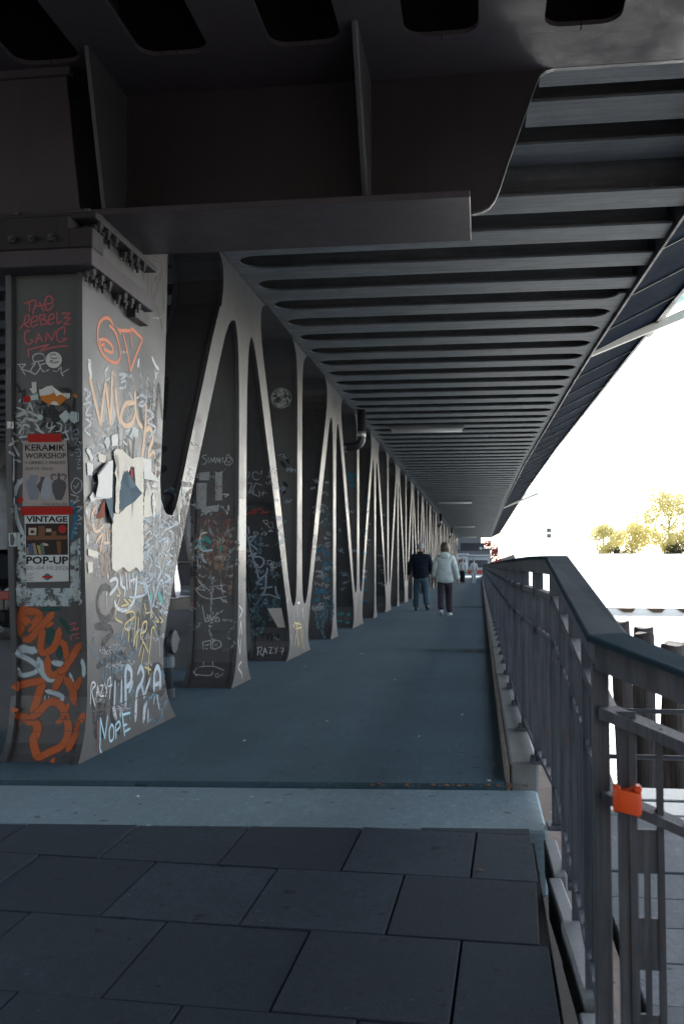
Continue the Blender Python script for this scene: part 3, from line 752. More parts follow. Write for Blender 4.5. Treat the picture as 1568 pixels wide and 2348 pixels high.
# front of the first pier
tagpaint('pink', K1, [[(385,465),(560,415)], [(465,440),(468,590)], [(575,440),(515,630)], [(625,450),(690,590)], [(560,510),(700,490)],
    [(710,480),(825,455),(815,380),(770,350),(725,390),(705,480),(720,550),(760,575),(810,530),(840,490)],
    [(405,680),(370,790),(305,870)], [(405,665),(450,650),(465,700),(440,760),(385,790),(470,840)],
    [(500,760),(580,735),(585,680),(545,670),(500,720),(490,790),(520,830),(600,790)], [(620,660),(650,800)], [(620,655),(700,640),(710,680),(655,720)], [(655,720),(730,730),(735,780),(650,805)],
    [(765,720),(845,700),(840,640),(800,640),(765,700),(775,790),(850,770)], [(890,600),(905,790)], [(905,790),(970,740)], [(970,620),(1100,615)], [(1100,615),(1000,700)], [(1000,700),(1110,690)], [(1110,690),(1000,800)], [(1000,800),(1100,785)],
    [(475,900),(440,890),(400,930),(390,1010),(420,1090),(470,1100),(530,1050)], [(530,1050),(480,1030)], [(565,1090),(610,930)], [(610,930),(665,1060)], [(570,1020),(650,1010)], [(715,1070),(745,920)], [(745,920),(815,1050)], [(815,1050),(870,890)],
    [(1015,950),(1015,850),(960,850),(900,900),(890,990),(920,1060),(980,1060),(1060,1010)], [(1060,1010),(980,1020)],
    [(455,1300),(445,1190)], [(445,1190),(770,1105)], [(770,1105),(630,1215)], [(630,1215),(850,1150),(1070,1130)]], 25)
tagpaint('chalk', K1, [[(275,1420),(410,1415)], [(410,1415),(340,1485)], [(310,1430),(400,1580)], [(340,1490),(500,1540),(560,1570),(630,1480),(640,1420)], [(500,1420),(560,1400),(490,1500),(500,1550)],
    [(530,1370),(520,1300),(570,1255),(650,1250),(700,1290),(690,1350),(600,1370),(530,1380)], [(600,1370),(640,1470),(690,1530),(770,1500)], [(640,1420),(730,1400)], [(840,1520),(900,1525),(940,1470)], [(960,1450),(960,1560)], [(960,1560),(1080,1490)], [(960,1560),(1000,1600)]], 19)
tagpaint('chalk', K1, [[(270,2090),(420,2150)], [(420,2150),(480,2030)], [(480,2030),(510,2130)], [(270,2215),(420,2150),(600,2230)], [(360,2330),(420,2260),(600,2300)], [(300,2000),(330,1970)], [(430,2190),(440,2220)]], 30)
tagpaint('black', K1, [[(270,1720),(340,1860)], [(280,1850),(400,1830)], [(570,2010),(620,2050),(680,2030)]], 26)
tagpaint('pale', K7, [([(300,840),(220,920),(185,1050),(190,1200),(230,1380),(290,1520)], 52)], 52)
tagpaint('blue', K7, [([(870,1140),(925,1250),(930,1400),(890,1560)], 62)], 60)
tagpaint('chalk', K7, [[(205,80),(330,30)], [(200,150),(280,210)], [(240,290),(300,180),(370,200)], [(330,110),(460,130)], [(240,330),(340,320)], [(150,340),(180,420)], [(120,430),(190,380)], [(180,440),(240,560)], [(120,510),(190,560)], [(450,170),(490,240)], [(450,230),(540,280)]], 28)
tagpaint('chalk', K7, [[(170,590),(175,700),(165,860)]], 38)
tagpaint('chalk', K7, [[(590,150),(580,200),(620,220),(680,190),(600,270)], [(650,140),(620,260)], [(700,150),(760,180),(740,250),(690,260)]], 13)
tagpaint('chalk', K7, [[(800,250),(840,350),(790,350)], [(770,280),(850,250)]], 18)
tagpaint('steelblue', K7, [[(900,260),(950,230),(970,280),(920,300)], [(910,350),(960,350),(930,420),(970,430)], [(930,480),(980,480),(990,560),(940,560)], [(920,520),(960,520)], [(930,610),(990,600),(950,660),(990,670)], [(940,690),(960,700)]], 11)
tagpaint('chalk', K7, [[(880,900),(930,830),(1000,870),(1005,960),(940,1020),(885,970),(880,900)], [(910,920),(930,955),(970,890)], [(870,1030),(970,1060)], [(970,1060),(900,1150)], [(900,1150),(980,1100)], [(940,1180),(1010,1190),(950,1250)], [(960,1290),(1010,1320),(960,1350)], [(980,1380),(1000,1400)]], 13)
# orange throw-up at its foot: dark green, pale and orange coats
tagpaint('green', K2, [([(670,560),(670,720)], 140), ([(790,780),(790,920)], 80), ([(540,275),(790,275)], 45), ([(800,400),(860,480),(930,590)], 52), ([(235,600),(250,660)], 40), ([(710,1040),(720,1090)], 60)], 60)
tagpaint('pale', K2, [([(230,850),(330,800),(470,830)], 110), ([(230,870),(400,950),(520,1040)], 66), ([(520,1040),(470,1110),(300,1150),(245,1070)], 58), ([(520,950),(560,1080),(660,1190),(780,1150)], 105), ([(700,980),(850,1010)], 74), ([(620,1360),(740,1390),(830,1440),(800,1500)], 62), ([(1080,940),(1110,1040),(1110,1160)], 52), ([(930,1130),(975,1265)], 42), ([(600,1420),(600,1500)], 12), ([(650,1420),(650,1500)], 12)], 60)
tagpaint('orange', K2, [([(340,255),(290,400),(265,540),(300,630)], 135), ([(340,300),(480,320),(520,380),(400,540)], 105), ([(300,400),(400,470)], 120), ([(340,690),(420,650),(560,490),(700,340)], 92), ([(600,490),(690,465)], 84),
    ([(570,540),(545,740),(560,850),(690,810),(760,690),(790,550)], 92), ([(760,690),(850,740),(880,850),(880,930)], 86), ([(1060,745),(950,920),(850,1080),(780,1230),(720,1330)], 96), ([(640,920),(640,1080),(700,1150),(800,1100),(880,1060)], 92),
    ([(190,1305),(400,1250),(570,1225)], 92), ([(570,1240),(520,1400),(470,1550),(440,1650)], 110), ([(185,1610),(260,1690),(380,1720)], 110), ([(360,1760),(450,1760),(500,1850),(460,1990)], 120),
    ([(400,1720),(520,1640),(620,1530),(720,1500),(820,1570),(880,1720),(910,1850),(880,2000),(800,2100),(650,2170),(520,2230),(465,2120),(440,1950)], 102), ([(880,1200),(960,1330),(980,1500)], 104), ([(1070,1190),(1000,1330)], 92), ([(910,1540),(860,1620)], 70), ([(760,1770),(870,1700)], 66),
    ([(1110,1670),(1050,1800),(1000,1950),(900,2140)], 86), ([(900,2140),(870,2030)], 50), ([(690,2300),(710,2270)], 80), ([(1000,1490),(1020,1560)], 16), ([(265,1750),(262,1830)], 20)], 90)
tagpaint('dusk', K2, [([(300,650),(360,530),(420,480)], 34), ([(340,740),(440,760),(500,690)], 22)], 30)
tagpaint('pink', K2, [[(930,480),(1020,450)], [(990,480),(980,540),(1050,520)], [(930,560),(1040,540)], [(940,690),(950,630)], [(950,620),(1050,600)], [(1000,660),(1060,660)]], 15)
tagpaint('chalk', K2, [[(1020,40),(1070,60),(1030,110)], [(1040,140),(1080,170),(1050,220)]], 20)
# right face of the first pier
tagpaint('coral', K4, [[(580,600),(530,510),(450,490),(370,560),(335,700),(345,900),(430,1080),(560,1190),(660,1180),(695,1050),(650,820),(590,680),(520,610)], [(380,920),(370,850),(440,830),(530,890),(580,980),(560,1040),(500,1020),(440,980),(440,910),(390,930)],
    [(650,640),(700,740)], [(660,665),(700,690),(870,690)], [(870,655),(960,740),(1040,830),(1020,900)], [(1020,900),(940,1100),(860,1330)], [(860,1330),(800,1000),(740,740)], ([(860,700),(880,960)], 30)], 40)
tagpaint('dusk', KB, [[(1215,500),(1230,430),(1270,400),(1290,580),(1320,400),(1335,760)], [(1360,400),(1365,790)], [(1370,400),(1450,440),(1440,560),(1390,600),(1420,630),(1370,790)], [(1300,790),(1380,800),(1420,850)]], 26)
tagpaint('dusk', K4, [[(1120,300),(1250,350),(1330,480),(1370,660)], ([(1390,80),(1380,420)], 22)], 40)
tagpaint('peach', KA, [[(570,1085),(600,1230),(640,1400)], [(640,1400),(655,1260),(672,1130)], [(672,1130),(690,1280),(705,1400)], [(705,1400),(710,1200),(715,1060)], [(735,1170),(745,1290),(765,1390)], [(815,1250),(785,1290),(770,1360),(795,1405),(840,1390),(865,1320)], [(860,1190),(862,1300),(880,1380),(905,1415)], [(800,1260),(855,1260)],
    [(930,1265),(925,1420),(905,1600)], [(925,1440),(955,1420),(972,1490),(950,1560),(945,1620)]], 24)
tagpaint('white', KA, [([(568,1005),(572,1050),(580,1090)], 32), ([(560,985),(575,990),(578,1020)], 8), ([(668,1060),(690,1030)], 12), ([(668,1060),(672,1090)], 12), ([(885,985),(878,1025)], 22), ([(968,970),(990,1020),(1010,1045)], 18), ([(995,1065),(992,1105)], 16)], 14)
tagpaint('chalk', KA, [[(675,1115),(700,1100)], [(720,1060),(735,1090)], [(760,1080),(805,1080),(770,1110)], [(770,1130),(800,1120),(795,1160),(760,1165)], [(820,1190),(845,1240)], [(870,1230),(905,1210),(935,1240),(910,1280),(880,1270)], [(885,1260),(915,1250)],
    [(535,1170),(575,1200),(540,1240)], [(560,1180),(550,1300)], [(530,1270),(580,1260),(545,1330),(585,1340)], [(545,1360),(580,1390),(540,1430),(575,1470)], [(620,1130),(640,1200)], [(800,1440),(850,1420),(870,1450)], [(930,1300),(980,1340),(940,1380),(990,1420),(950,1480)], [(955,1290),(970,1400)], [(1000,1380),(1010,1480)], [(780,1500),(810,1530)]], 11)
tagpaint('pale', K8, [[(840,1700),(900,1650),(920,1720),(840,1800)], [(830,1860),(890,1820),(860,1960)], [(880,1900),(940,1830),(950,1930)], [(1000,1620),(1060,1560),(1040,1700),(1100,1600)], [(1080,1640),(1240,1560)], [(1000,1780),(1100,1740),(1060,1860)], [(1130,1640),(1190,1700),(1130,1900),(1180,1960)], [(1020,1560),(1010,1700)], [(1280,1100),(1330,1180),(1280,1250)], [(1290,1020),(1310,1340)], [(1000,1960),(960,2050),(1020,2100)], [(1090,1960),(1060,2090),(990,2300)], [(1280,1600),(1290,1730)], [(1050,1500),(1100,1560)]], 12)
tagpaint('chalk', K8, [[(1370,860),(1430,880),(1370,950),(1440,1000),(1380,1030)], [(1390,860),(1400,1040)], [(1350,990),(1360,1120)]], 14)
tagpaint('peach', K8, [[(240,1350),(190,1450),(200,1600),(250,1660),(330,1580)], [(300,1700),(240,1790)], [(290,1720),(320,1690),(290,1900)], [(330,1800),(400,1790)], [(370,1620),(380,1780)], [(890,640),(880,740),(940,680),(960,760)], [(975,830),(965,1000)]], 26)
tagpaint('white', K8, [([(120,1390),(125,1440)], 44), ([(135,1690),(135,1800)], 48), ([(1258,1440),(1262,1530)], 40), ([(1115,1740),(1118,1810)], 38), ([(380,2180),(385,2230)], 26), ([(440,640),(445,650)], 22)], 40)
tagpaint('white', K3, [([(380,235),(450,205),(462,280),(380,390)], 30), ([(345,360),(340,400)], 26), ([(340,400),(338,510)], 9), ([(500,170),(505,290)], 22), ([(520,190),(520,290),(555,320),(545,410)], 24), ([(560,120),(580,330)], 24), ([(600,160),(610,310)], 22), ([(640,150),(652,270)], 22), ([(600,235),(670,212)], 20), ([(685,180),(680,300),(660,440),(600,540),(520,570),(455,530),(438,465)], 32)], 24)
tagpaint('dusk', K3, [[(400,120),(440,170)], [(470,150),(475,190)], [(555,80),(560,130)], [(600,90),(605,130)], [(630,110),(640,130)], [(660,90),(690,110)]], 20)
tagpaint('yellow', K3, [[(470,290),(490,400),(460,390)], [(490,440),(440,640),(520,710)], [(540,440),(600,500)], [(510,520),(590,500)], [(560,600),(640,580),(660,640),(580,700),(550,760),(600,790),(640,640)], [(600,800),(590,930)], [(680,640),(650,980)], [(710,650),(680,1020)], [(650,980),(690,800)], [(740,830),(760,720),(800,700),(790,800),(730,850),(780,960),(820,1050)], [(760,920),(710,1090)], [(770,1000),(740,1180)], [(850,830),(860,780),(885,760),(890,800)], [(860,790),(820,1180)], [(780,1215),(850,1250)], [(820,1200),(825,1300)], [(590,440),(630,470)]], 17)
tagpaint('yellow', K3, [[(770,490),(790,560)], [(800,540),(790,600),(830,590)], [(840,580),(870,650)], [(860,570),(880,620)], [(900,640),(940,700),(900,690)], [(950,640),(990,690)], [(960,710),(990,690)]], 12)
tagpaint('teal', K3, [([(850,390),(850,480)], 70), ([(940,380),(980,480)], 60)], 60)
tagpaint('pale', K3, [[(760,210),(790,380)], [(720,250),(800,270)], [(785,200),(800,380)], [(800,300),(850,500),(850,660)], [(880,290),(890,400)], [(870,530),(930,300),(980,220),(1000,380)], [(600,410),(660,420),(780,390)], ([(870,680),(920,760)], 8), ([(540,770),(515,870)], 14), ([(900,810),(940,900),(955,1100)], 8), [(930,0),(960,120),(920,230)], [(850,40),(830,100)], [(1020,50),(1080,0)], [(1010,150),(1070,200),(1020,250)]], 19)
tagpaint('white', K3, [[(158,1640),(165,1440),(190,1390),(215,1425),(175,1495),(212,1665)], [(225,1560),(240,1430)], [(240,1430),(262,1550)], [(226,1510),(260,1500)], [(270,1430),(305,1425)], [(305,1425),(272,1550)], [(272,1550),(315,1548)], [(320,1400),(336,1470)], [(358,1365),(330,1560)], [(345,1500),(350,1504)], [(360,1370),(390,1345),(375,1580)], [(360,1440),(405,1420)]], 15)
tagpaint('pale', K3, [([(440,1385),(430,1680)], 34), ([(515,1370),(510,1640)], 32), ([(562,1640),(558,1300),(580,1215),(625,1270),(615,1400),(570,1440)], 48), ([(640,1390),(600,1500)], 40), ([(680,1720),(690,1500),(740,1400),(765,1300),(735,1215),(700,1290)], 44), ([(745,1420),(770,1560)], 36), ([(770,1560),(840,1350)], 36), ([(800,1620),(770,1780)], 34), ([(885,1480),(890,1300),(925,1215),(955,1300),(955,1450)], 44), ([(890,1420),(955,1400)], 36)], 36)
tagpaint('chalk', K3, [([(420,1700),(450,1790)], 60), ([(500,1700),(500,1780)], 40), ([(680,1600),(672,1820)], 54), ([(780,1650),(765,1830)], 60), ([(820,1700),(815,1850)], 26), ([(920,1540),(945,1700)], 22), ([(890,1560),(880,1640)], 18)], 40)
tagpaint('cyan', K3, [[(268,2120),(272,1800)], [(272,1800),(322,2035)], [(322,2035),(355,1775)], [(262,2110),(270,2170),(292,2205)], [(400,1870),(372,1950),(382,2060),(418,2035),(425,1920),(400,1870)], [(450,2035),(445,1880)], [(445,1880),(482,1840),(498,1890),(452,1950)], [(520,1730),(548,2005)], [(520,1765),(612,1740)], [(530,1890),(575,1872)], [(545,1960),(612,1920)]], 20)
tagpaint('pink', K3, [([(240,1820),(242,2000),(236,2190)], 12), ([(200,2250),(250,2225)], 16)], 12)
tagpaint('dusk', K3, [([(130,1742),(420,1660),(700,1570),(985,1472)], 9), ([(130,1790),(300,1745)], 6)], 9)
tagpaint('dusk', K2, [([(160,1650),(1140,1640)], 8), ([(170,1742),(1140,1735)], 12), ([(180,1895),(1130,1890)], 8)], 8)
tagpaint('dusk', K9, [([(500,1430),(980,1432)], 7), ([(500,1612),(980,1616)], 7)], 7)
# second leg, its neighbour and the strips
tagpaint('chalk', K5, [[(380,245),(315,270),(375,330),(350,378),(300,380)], [(400,280),(405,360)], [(430,360),(445,290)], [(445,290),(468,350)], [(468,350),(490,280),(500,370)], [(510,360),(530,290),(550,350),(565,290),(572,370)], [(585,300),(620,290),(600,330),(640,360)], [(680,290),(640,340),(650,385),(700,393),(750,350),(740,300),(690,285)], [(650,340),(680,240),(745,315)], [(660,330),(700,360),(730,310)]], 9)
for q in ([(230,650),(380,650),(370,1020),(220,1020)], [(500,480),(600,480),(600,900),(500,900)], [(270,500),(420,490),(410,610),(270,610)], [(300,1000),(560,960),(540,1060),(300,1070)]): patch('grey', K5, q)
tagpaint('chalk', K5, [([(610,815),(690,815),(640,850)], 22), ([(690,980),(670,1090)], 44), ([(360,1080),(410,1060)], 26)], 24)
tagpaint('rosy', K5, [[(210,1110),(250,1080),(270,1250)], [(330,1240),(380,1160),(410,1300)], [(380,1170),(480,1160),(440,1250)], [(490,1150),(560,1090),(640,1080),(600,1150)], [(560,1180),(570,1270)], [(640,1180),(700,1250)], [(680,1190),(660,1270)], [(400,1300),(480,1280),(570,1310)], [(580,1290),(740,1280)], [(380,1430),(430,1390),(560,1390),(660,1430),(690,1530),(620,1540)], [(230,1160),(215,1290)]], 12)
tagpaint('teal', K5, [([(270,1480),(360,1440),(420,1500)], 70), ([(250,1540),(360,1590)], 60), ([(580,1560),(570,1650)], 40)], 50)
tagpaint('cream', K5, [([(270,1480),(310,1380),(380,1360)], 28), ([(210,1590),(240,1560)], 40)], 26)
tagpaint('pale', K5, [([(270,1560),(330,1620),(460,1610)], 34), ([(310,1660),(330,1750),(370,1800)], 36), ([(500,1720),(560,1710),(600,1750)], 12), ([(240,1710),(260,1880)], 14), ([(300,1740),(290,1870)], 14), ([(220,1830),(340,1840)], 14)], 20)
tagpaint('chalk', K9, [[(605,1050),(640,1250)], [(640,1245),(668,1195),(682,1240),(640,1252)], [(700,1165),(712,1240)], [(740,1130),(722,1245)], [(722,1245),(800,1120)], [(760,1242),(790,1195),(815,1240),(760,1248)], [(690,1270),(740,1260)], [(690,1290),(700,1310),(720,1300)],
    [(610,1500),(618,1590)], [(610,1500),(705,1478)], [(640,1540),(690,1530)], [(705,1478),(708,1585)], [(730,1480),(738,1585),(832,1550),(815,1490),(730,1472)], [(645,1580),(670,1590)],
    [(545,720),(640,870)], [(640,870),(530,845)], [(530,845),(640,790)], [(560,760),(700,880),(720,960)], [(720,960),(740,830)], [(520,850),(600,940),(720,970),(900,940)], [(820,960),(910,1020)], [(700,820),(900,800)], [(830,780),(860,930)], [(780,830),(900,890)]], 11)
tagpaint('chalk', K9, [[(620,1740),(620,1790)], [(500,1880),(560,1810),(740,1800),(870,1850)], [(520,1900),(700,1910),(730,1860)], [(760,1910),(800,1880),(800,1930),(760,1930)], [(830,1920),(860,1880)], [(730,1740),(735,1800)], [(490,1860),(540,1920)]], 9)
tagpaint('steelblue', K6, [[(190,100),(198,200)], [(170,262),(300,225)], [(300,225),(205,335)], [(205,335),(320,430)], [(185,262),(240,520)], [(190,522),(300,475),(250,540)], [(250,535),(350,530),(412,580),(380,665),(315,672),(245,535)], [(305,690),(325,790),(350,840),(440,780),(462,690)], [(390,830),(300,912)], [(300,912),(380,925)], [(445,790),(430,1000),(375,1085)], [(365,982),(535,958)], [(375,1085),(480,1070),(640,1130)], [(640,1130),(590,1050),(578,950)], ([(432,1140),(440,1148)], 34), ([(432,1188),(440,1196)], 34)], 25)
tagpaint('chalk', K6, [[(322,1945),(330,1830)], [(315,1835),(375,1825),(370,1880),(335,1895)], [(345,1895),(395,1960)], [(395,1960),(425,1830)], [(425,1830),(455,1920)], [(405,1890),(450,1885)], [(480,1830),(530,1825)], [(530,1825),(490,1915)], [(490,1915),(545,1910)], [(560,1825),(585,1870)], [(610,1815),(575,1920)], [(625,1880),(632,1886)], [(645,1840),(695,1835)], [(695,1835),(670,1925)], [(650,1885),(700,1875)]], 13)
tagpaint('black', K6, [[(340,1640),(435,1638)], [(385,1640),(395,1705)], [(450,1630),(470,1705)], [(470,1705),(492,1620)], [(520,1620),(522,1722)], [(520,1672),(640,1660)], [(612,1625),(616,1700)]], 15)
tagpaint('chalk', K6, [[(395,10),(460,10),(450,70),(420,40),(395,10)], [(460,10),(480,100),(540,115),(535,45),(490,40)], [(460,580),(520,590),(500,650),(470,620),(460,580)], [(520,590),(540,690),(560,600)], [(560,600),(600,640),(570,690),(545,650)], [(500,720),(550,715),(540,740),(500,735)], [(570,760),(610,760),(600,795)]], 9)
patch('cream', K6, [(460,1270),(660,1260),(720,1540),(610,1540)])
tagpaint('white', K6, [[(55,1230),(105,1300)], [(105,1300),(60,1400)], [(78,1450),(58,1640)], [(78,1450),(92,1640)], [(38,1715),(66,1930)], [(66,1930),(78,1715)], [(85,2030),(42,2110),(88,2200),(96,2270)]], 17)
tagpaint('yellow', K6, [[(850,1470),(890,1560),(860,1700),(850,1800)], [(900,1450),(880,1600),(910,1800)], [(930,1480),(940,1600),(960,1830)], [(960,1560),(980,1860)], [(840,1470),(940,1500)], [(860,1560),(950,1540)], [(895,1700),(900,1830)], [(820,1500),(850,1540)]], 16)
tagpaint('cyan', K6, [[(830,1340),(850,1500)], [(800,1650),(810,1800)], [(960,1300),(970,1420)], [(1040,1760),(1050,1860)], [(790,1500),(780,1560)]], 12)
tagpaint('white', K6, [([(890,1190),(920,1190)], 34), ([(960,1270),(965,1310)], 24), ([(885,1230),(890,1400)], 14), ([(750,1120),(740,1190)], 18)], 18)
patch('cream', K5, [(832,880),(946,880),(930,1615),(814,1615)], lift=.0012)      # buffed pale paint on the strip
tagpaint('steelblue', K5, [[(965,490),(990,500),(970,580)], [(1100,490),(1040,500),(1040,570),(1090,605),(1125,590)]], 14)
tagpaint('chalk', K5, [[(950,655),(1025,660),(975,800)], [(1170,680),(1080,650)], [(1080,650),(1015,790)], [(1015,790),(1130,840),(1125,760)], [(1160,800),(1200,780),(1240,800)], [(1190,770),(1180,830)], [(1235,540),(1240,580)], [(1260,580),(1275,530),(1290,575)]], 8)
tagpaint('red', K5, [[(960,1100),(1010,1060)], [(1030,1100),(1050,1030),(1080,1040),(1070,1100)], [(1100,1040),(1160,1010)], [(1150,1090),(1200,1040)], [(1200,1080),(1260,1060)]], 16)
tagpaint('black', K5, [([(1420,240),(1480,230)], 50), ([(1440,340),(1500,420)], 50), ([(1520,300),(1550,360)], 50), ([(1480,640),(1530,700)], 56), ([(1500,760),(1480,800)], 50)], 50)
# loose scribbles on the far legs
rnd = random.Random(3)
def scribble(colour, box, n, size, w_):
    mb_strokes = []
    for i in range(n):
        x = rnd.uniform(box[0], box[2]); y = rnd.uniform(box[1], box[3]); a = rnd.uniform(-.35, .35); pts = []
        m = rnd.randint(7, 13); up = rnd.choice((-1, 1)); sl = rnd.uniform(-.25, .25)
        for j in range(m):
            ph = j*rnd.uniform(.9, 1.6)
            pts.append((x+size*(j*.13-m*.06)+.22*size*math.cos(ph*2.1), y+a*size*j*.12+up*.42*size*math.sin(ph*1.9)*rnd.uniform(.5, 1.1)))
        mb_strokes.append(pts)
    f_ = len(STUFF)
    o = tagpaint(colour, (0, 0, 1), mb_strokes, w_*.5)
    STUFF.append(o)
STUFF = []
for colour, box, n, size, w_ in (('chalk', (716, 1080, 752, 1400), 12, 12, 2.2), ('blue', (722, 1250, 756, 1390), 12, 12, 4), ('chalk', (722, 1300, 756, 1400), 8, 14, 1.6), ('steelblue', (776, 1150, 812, 1400), 12, 12, 2.4), ('blue', (800, 1080, 815, 1180), 4, 12, 5), ('rosy', (716, 1180, 752, 1300), 7, 14, 2),
                                 ('chalk', (835, 1200, 850, 1360), 8, 8, 1.8), ('teal', (775, 1395, 800, 1430), 5, 9, 3), ('steelblue', (640, 1000, 672, 1170), 5, 14, 3), ('chalk', (445, 1080, 530, 1100), 4, 12, 1.6), ('rosy', (400, 860, 460, 1140), 10, 9, 1.4),
                                 ('chalk', (205, 890, 360, 1040), 16, 9, 1.8), ('pale', (330, 1180, 420, 1340), 16, 12, 2.4), ('chalk', (200, 1180, 250, 1330), 9, 9, 1.8), ('dusk', (205, 1380, 300, 1500), 9, 12, 1.6), ('chalk', (30, 950, 60, 1200), 7, 7, 1.8), ('chalk', (40, 900, 165, 985), 8, 9, 1.6), ('chalk', (865, 1180, 880, 1330), 6, 5, 1.6),
                                 ('grey', (440, 1000, 470, 1180), 9, 12, 4), ('pale', (615, 1200, 650, 1330), 8, 6, 2), ('cream', (225, 720, 380, 1100), 6, 10, 1.5)):
    scribble(colour, box, n, size, w_)
for colour, box, n, size, w_ in (('chalk', (205, 960, 240, 1300), 14, 12, 2.6), ('pale', (330, 1180, 425, 1420), 22, 16, 3.4), ('grey', (205, 1000, 370, 1180), 18, 14, 3), ('chalk', (300, 1320, 400, 1480), 12, 14, 2.4), ('grey', (210, 1400, 380, 1640), 14, 18, 3), ('chalk', (440, 1130, 535, 1420), 14, 14, 2.2), ('rosy', (440, 1100, 535, 1400), 10, 18, 2.6), ('steelblue', (570, 1080, 640, 1480), 14, 14, 2.4), ('chalk', (560, 1050, 640, 1300), 8, 14, 2), ('dusk', (440, 1000, 535, 1560), 12, 20, 4), ('grey', (720, 1120, 755, 1450), 10, 12, 2.4), ('chalk', (28, 950, 50, 1320), 8, 9, 2.6), ('chalk', (165, 950, 186, 1330), 10, 8, 2.4), ('grey', (40, 1000, 180, 1350), 10, 10, 2.4), ('blue', (835, 1150, 855, 1390), 8, 8, 3), ('steelblue', (865, 1150, 882, 1380), 8, 6, 2.4)):
    scribble(colour, box, n, size, w_)

# ------------------------------------------------------------------ posters and stickers (things of their own on the pier)
def pxmesh(pts, faces, lift):
    out = []
    for x, y in pts:
        h = cast(x, y)
        if h is None: h = cast(x+2, y+2)
        out.append(h[0]+h[1]*lift)
    return MB().add(out, faces)
def gridpts(p, nx, ny):
    pts = []
    for j in range(ny+1):
        for i in range(nx+1):
            u, v = i/nx, j/ny
            pts.append(((p[0][0]*(1-u)+p[1][0]*u)*(1-v)+(p[3][0]*(1-u)+p[2][0]*u)*v, (p[0][1]*(1-u)+p[1][1]*u)*(1-v)+(p[3][1]*(1-u)+p[2][1]*u)*v))
    return pts, [(j*(nx+1)+i, j*(nx+1)+i+1, (j+1)*(nx+1)+i+1, (j+1)*(nx+1)+i) for j in range(ny) for i in range(nx)]
def quadpx(K, poly, lift, mat, name, parent, nx=6, ny=8, curl=0):
    f = C(*K); pts, fs = gridpts([f(*q) for q in poly], nx, ny); mb = pxmesh(pts, fs, lift)
    if curl:
        mb.v = [tuple(Vector(v)+Vector((0, -1, 0))*curl*max(0, (k//(nx+1))/ny-.8)*5*(.4+.6*math.sin((k % (nx+1))*1.3)) for k, v in [(0, v)]) if False else v for v in mb.v]
    o = mb.obj(name, mat, None, fix=False)
    if parent: o.parent = parent; o.location = -Vector(parent.location)
    return o
def ragged(pts, amp, seed=0):
    rr_ = random.Random(seed); out = []
    for (x0, y0), (x1, y1) in zip(pts, pts[1:]+pts[:1]):
        n = max(1, int(math.hypot(x1-x0, y1-y0)/4)); nx_, ny_ = -(y1-y0), x1-x0; L = math.hypot(nx_, ny_) or 1
        for i in range(n):
            u = i/n; q = rr_.uniform(-amp, amp) if i else 0; out.append((x0+(x1-x0)*u+nx_/L*q, y0+(y1-y0)*u+ny_/L*q))
    return out
def polypx(K, poly, lift, mat, name, parent):
    f = C(*K); pts = [f(*q) for q in poly]
    if name in ('paper', 'paper_scrap', 'torn_strip', 'torn_back', 'sticker') and len(pts) < 18: pts = ragged(pts, 1.1 if name != 'sticker' else .5, len(pts))
    pts = list(pts); cx = sum(p[0] for p in pts)/len(pts); cy = sum(p[1] for p in pts)/len(pts)
    n = len(pts); mb = pxmesh([(cx, cy)]+pts, [(0, i+1, (i+1) % n+1) for i in range(n)], lift)
    o = mb.obj(name, mat, None, fix=False)
    if parent: o.parent = parent; o.location = -Vector(parent.location)
    return o
def textpx(s, K, box, lift, mat, parent, bold=0, name='lettering'):
    cu = bpy.data.curves.new('t', 'FONT'); cu.body = s; cu.offset = bold; cu.resolution_u = 2; to = bpy.data.objects.new('t', cu); COL.objects.link(to)
    bpy.context.view_layer.update(); me = bpy.data.meshes.new_from_object(to.evaluated_get(bpy.context.evaluated_depsgraph_get()))
    xs = [v.co.x for v in me.vertices]; ys_ = [v.co.y for v in me.vertices]; x0, x1, y0, y1 = min(xs), max(xs), min(ys_), max(ys_)
    f = C(*K); pts = [f(box[0]+(v.co.x-x0)/(x1-x0)*(box[2]-box[0]), box[3]-(v.co.y-y0)/(y1-y0)*(box[3]-box[1])) for v in me.vertices]
    mb = pxmesh(pts, [tuple(p.vertices) for p in me.polygons], lift)
    bpy.data.objects.remove(to); bpy.data.curves.remove(cu); bpy.data.meshes.remove(me)
    o = mb.obj(name, mat, None, fix=False); o.parent = parent; o.location = -Vector(parent.location); return o
def flat(name, c, rough=.75):
    t = NT(name); p = t.pos(); f = t.noise(p, 34, 5, .7); g = t.noise(p, 9, 5, .65, .42, .72)
    col = t.mix(t.mul(f, .15), c, scl(c, .7)); col = t.mix(t.mul(g, .16), col, scl(c, .6)); t.bump(t.noise(p, 14, 4, .6, 0, 1), .35, .01); return t.set(col, rough, .3)
MP = {k: flat('print_'+k, c) for k, c in (('kraft', (.40, .34, .32)), ('ink', (.02, .018, .02)), ('inksoft', (.10, .09, .09)), ('paper', (.62, .64, .63)), ('redtape', (.42, .018, .012)), ('vaseblue', (.22, .25, .30)), ('vasepale', (.36, .38, .42)), ('vasedark', (.10, .095, .10)),
      ('photo', (.035, .024, .02)), ('wood', (.20, .09, .045)), ('lit', (.55, .45, .36)), ('cloth1', (.09, .12, .22)), ('cloth2', (.42, .30, .10)), ('cloth3', (.10, .18, .16)), ('cloth4', (.32, .24, .20)), ('badge', (.45, .03, .03)), ('logog', (.06, .17, .17)), ('greyprint', (.28, .29, .29)), ('stick', (.68, .68, .64)), ('stickteal', (.50, .58, .58)), ('torn', (.84, .76, .63)), ('tornwhite', (.86, .82, .75)), ('torndark', (.03, .035, .04)), ('tornteal', (.09, .14, .17)), ('tornrust', (.28, .07, .04)), ('stickor', (.60, .20, .03)))}
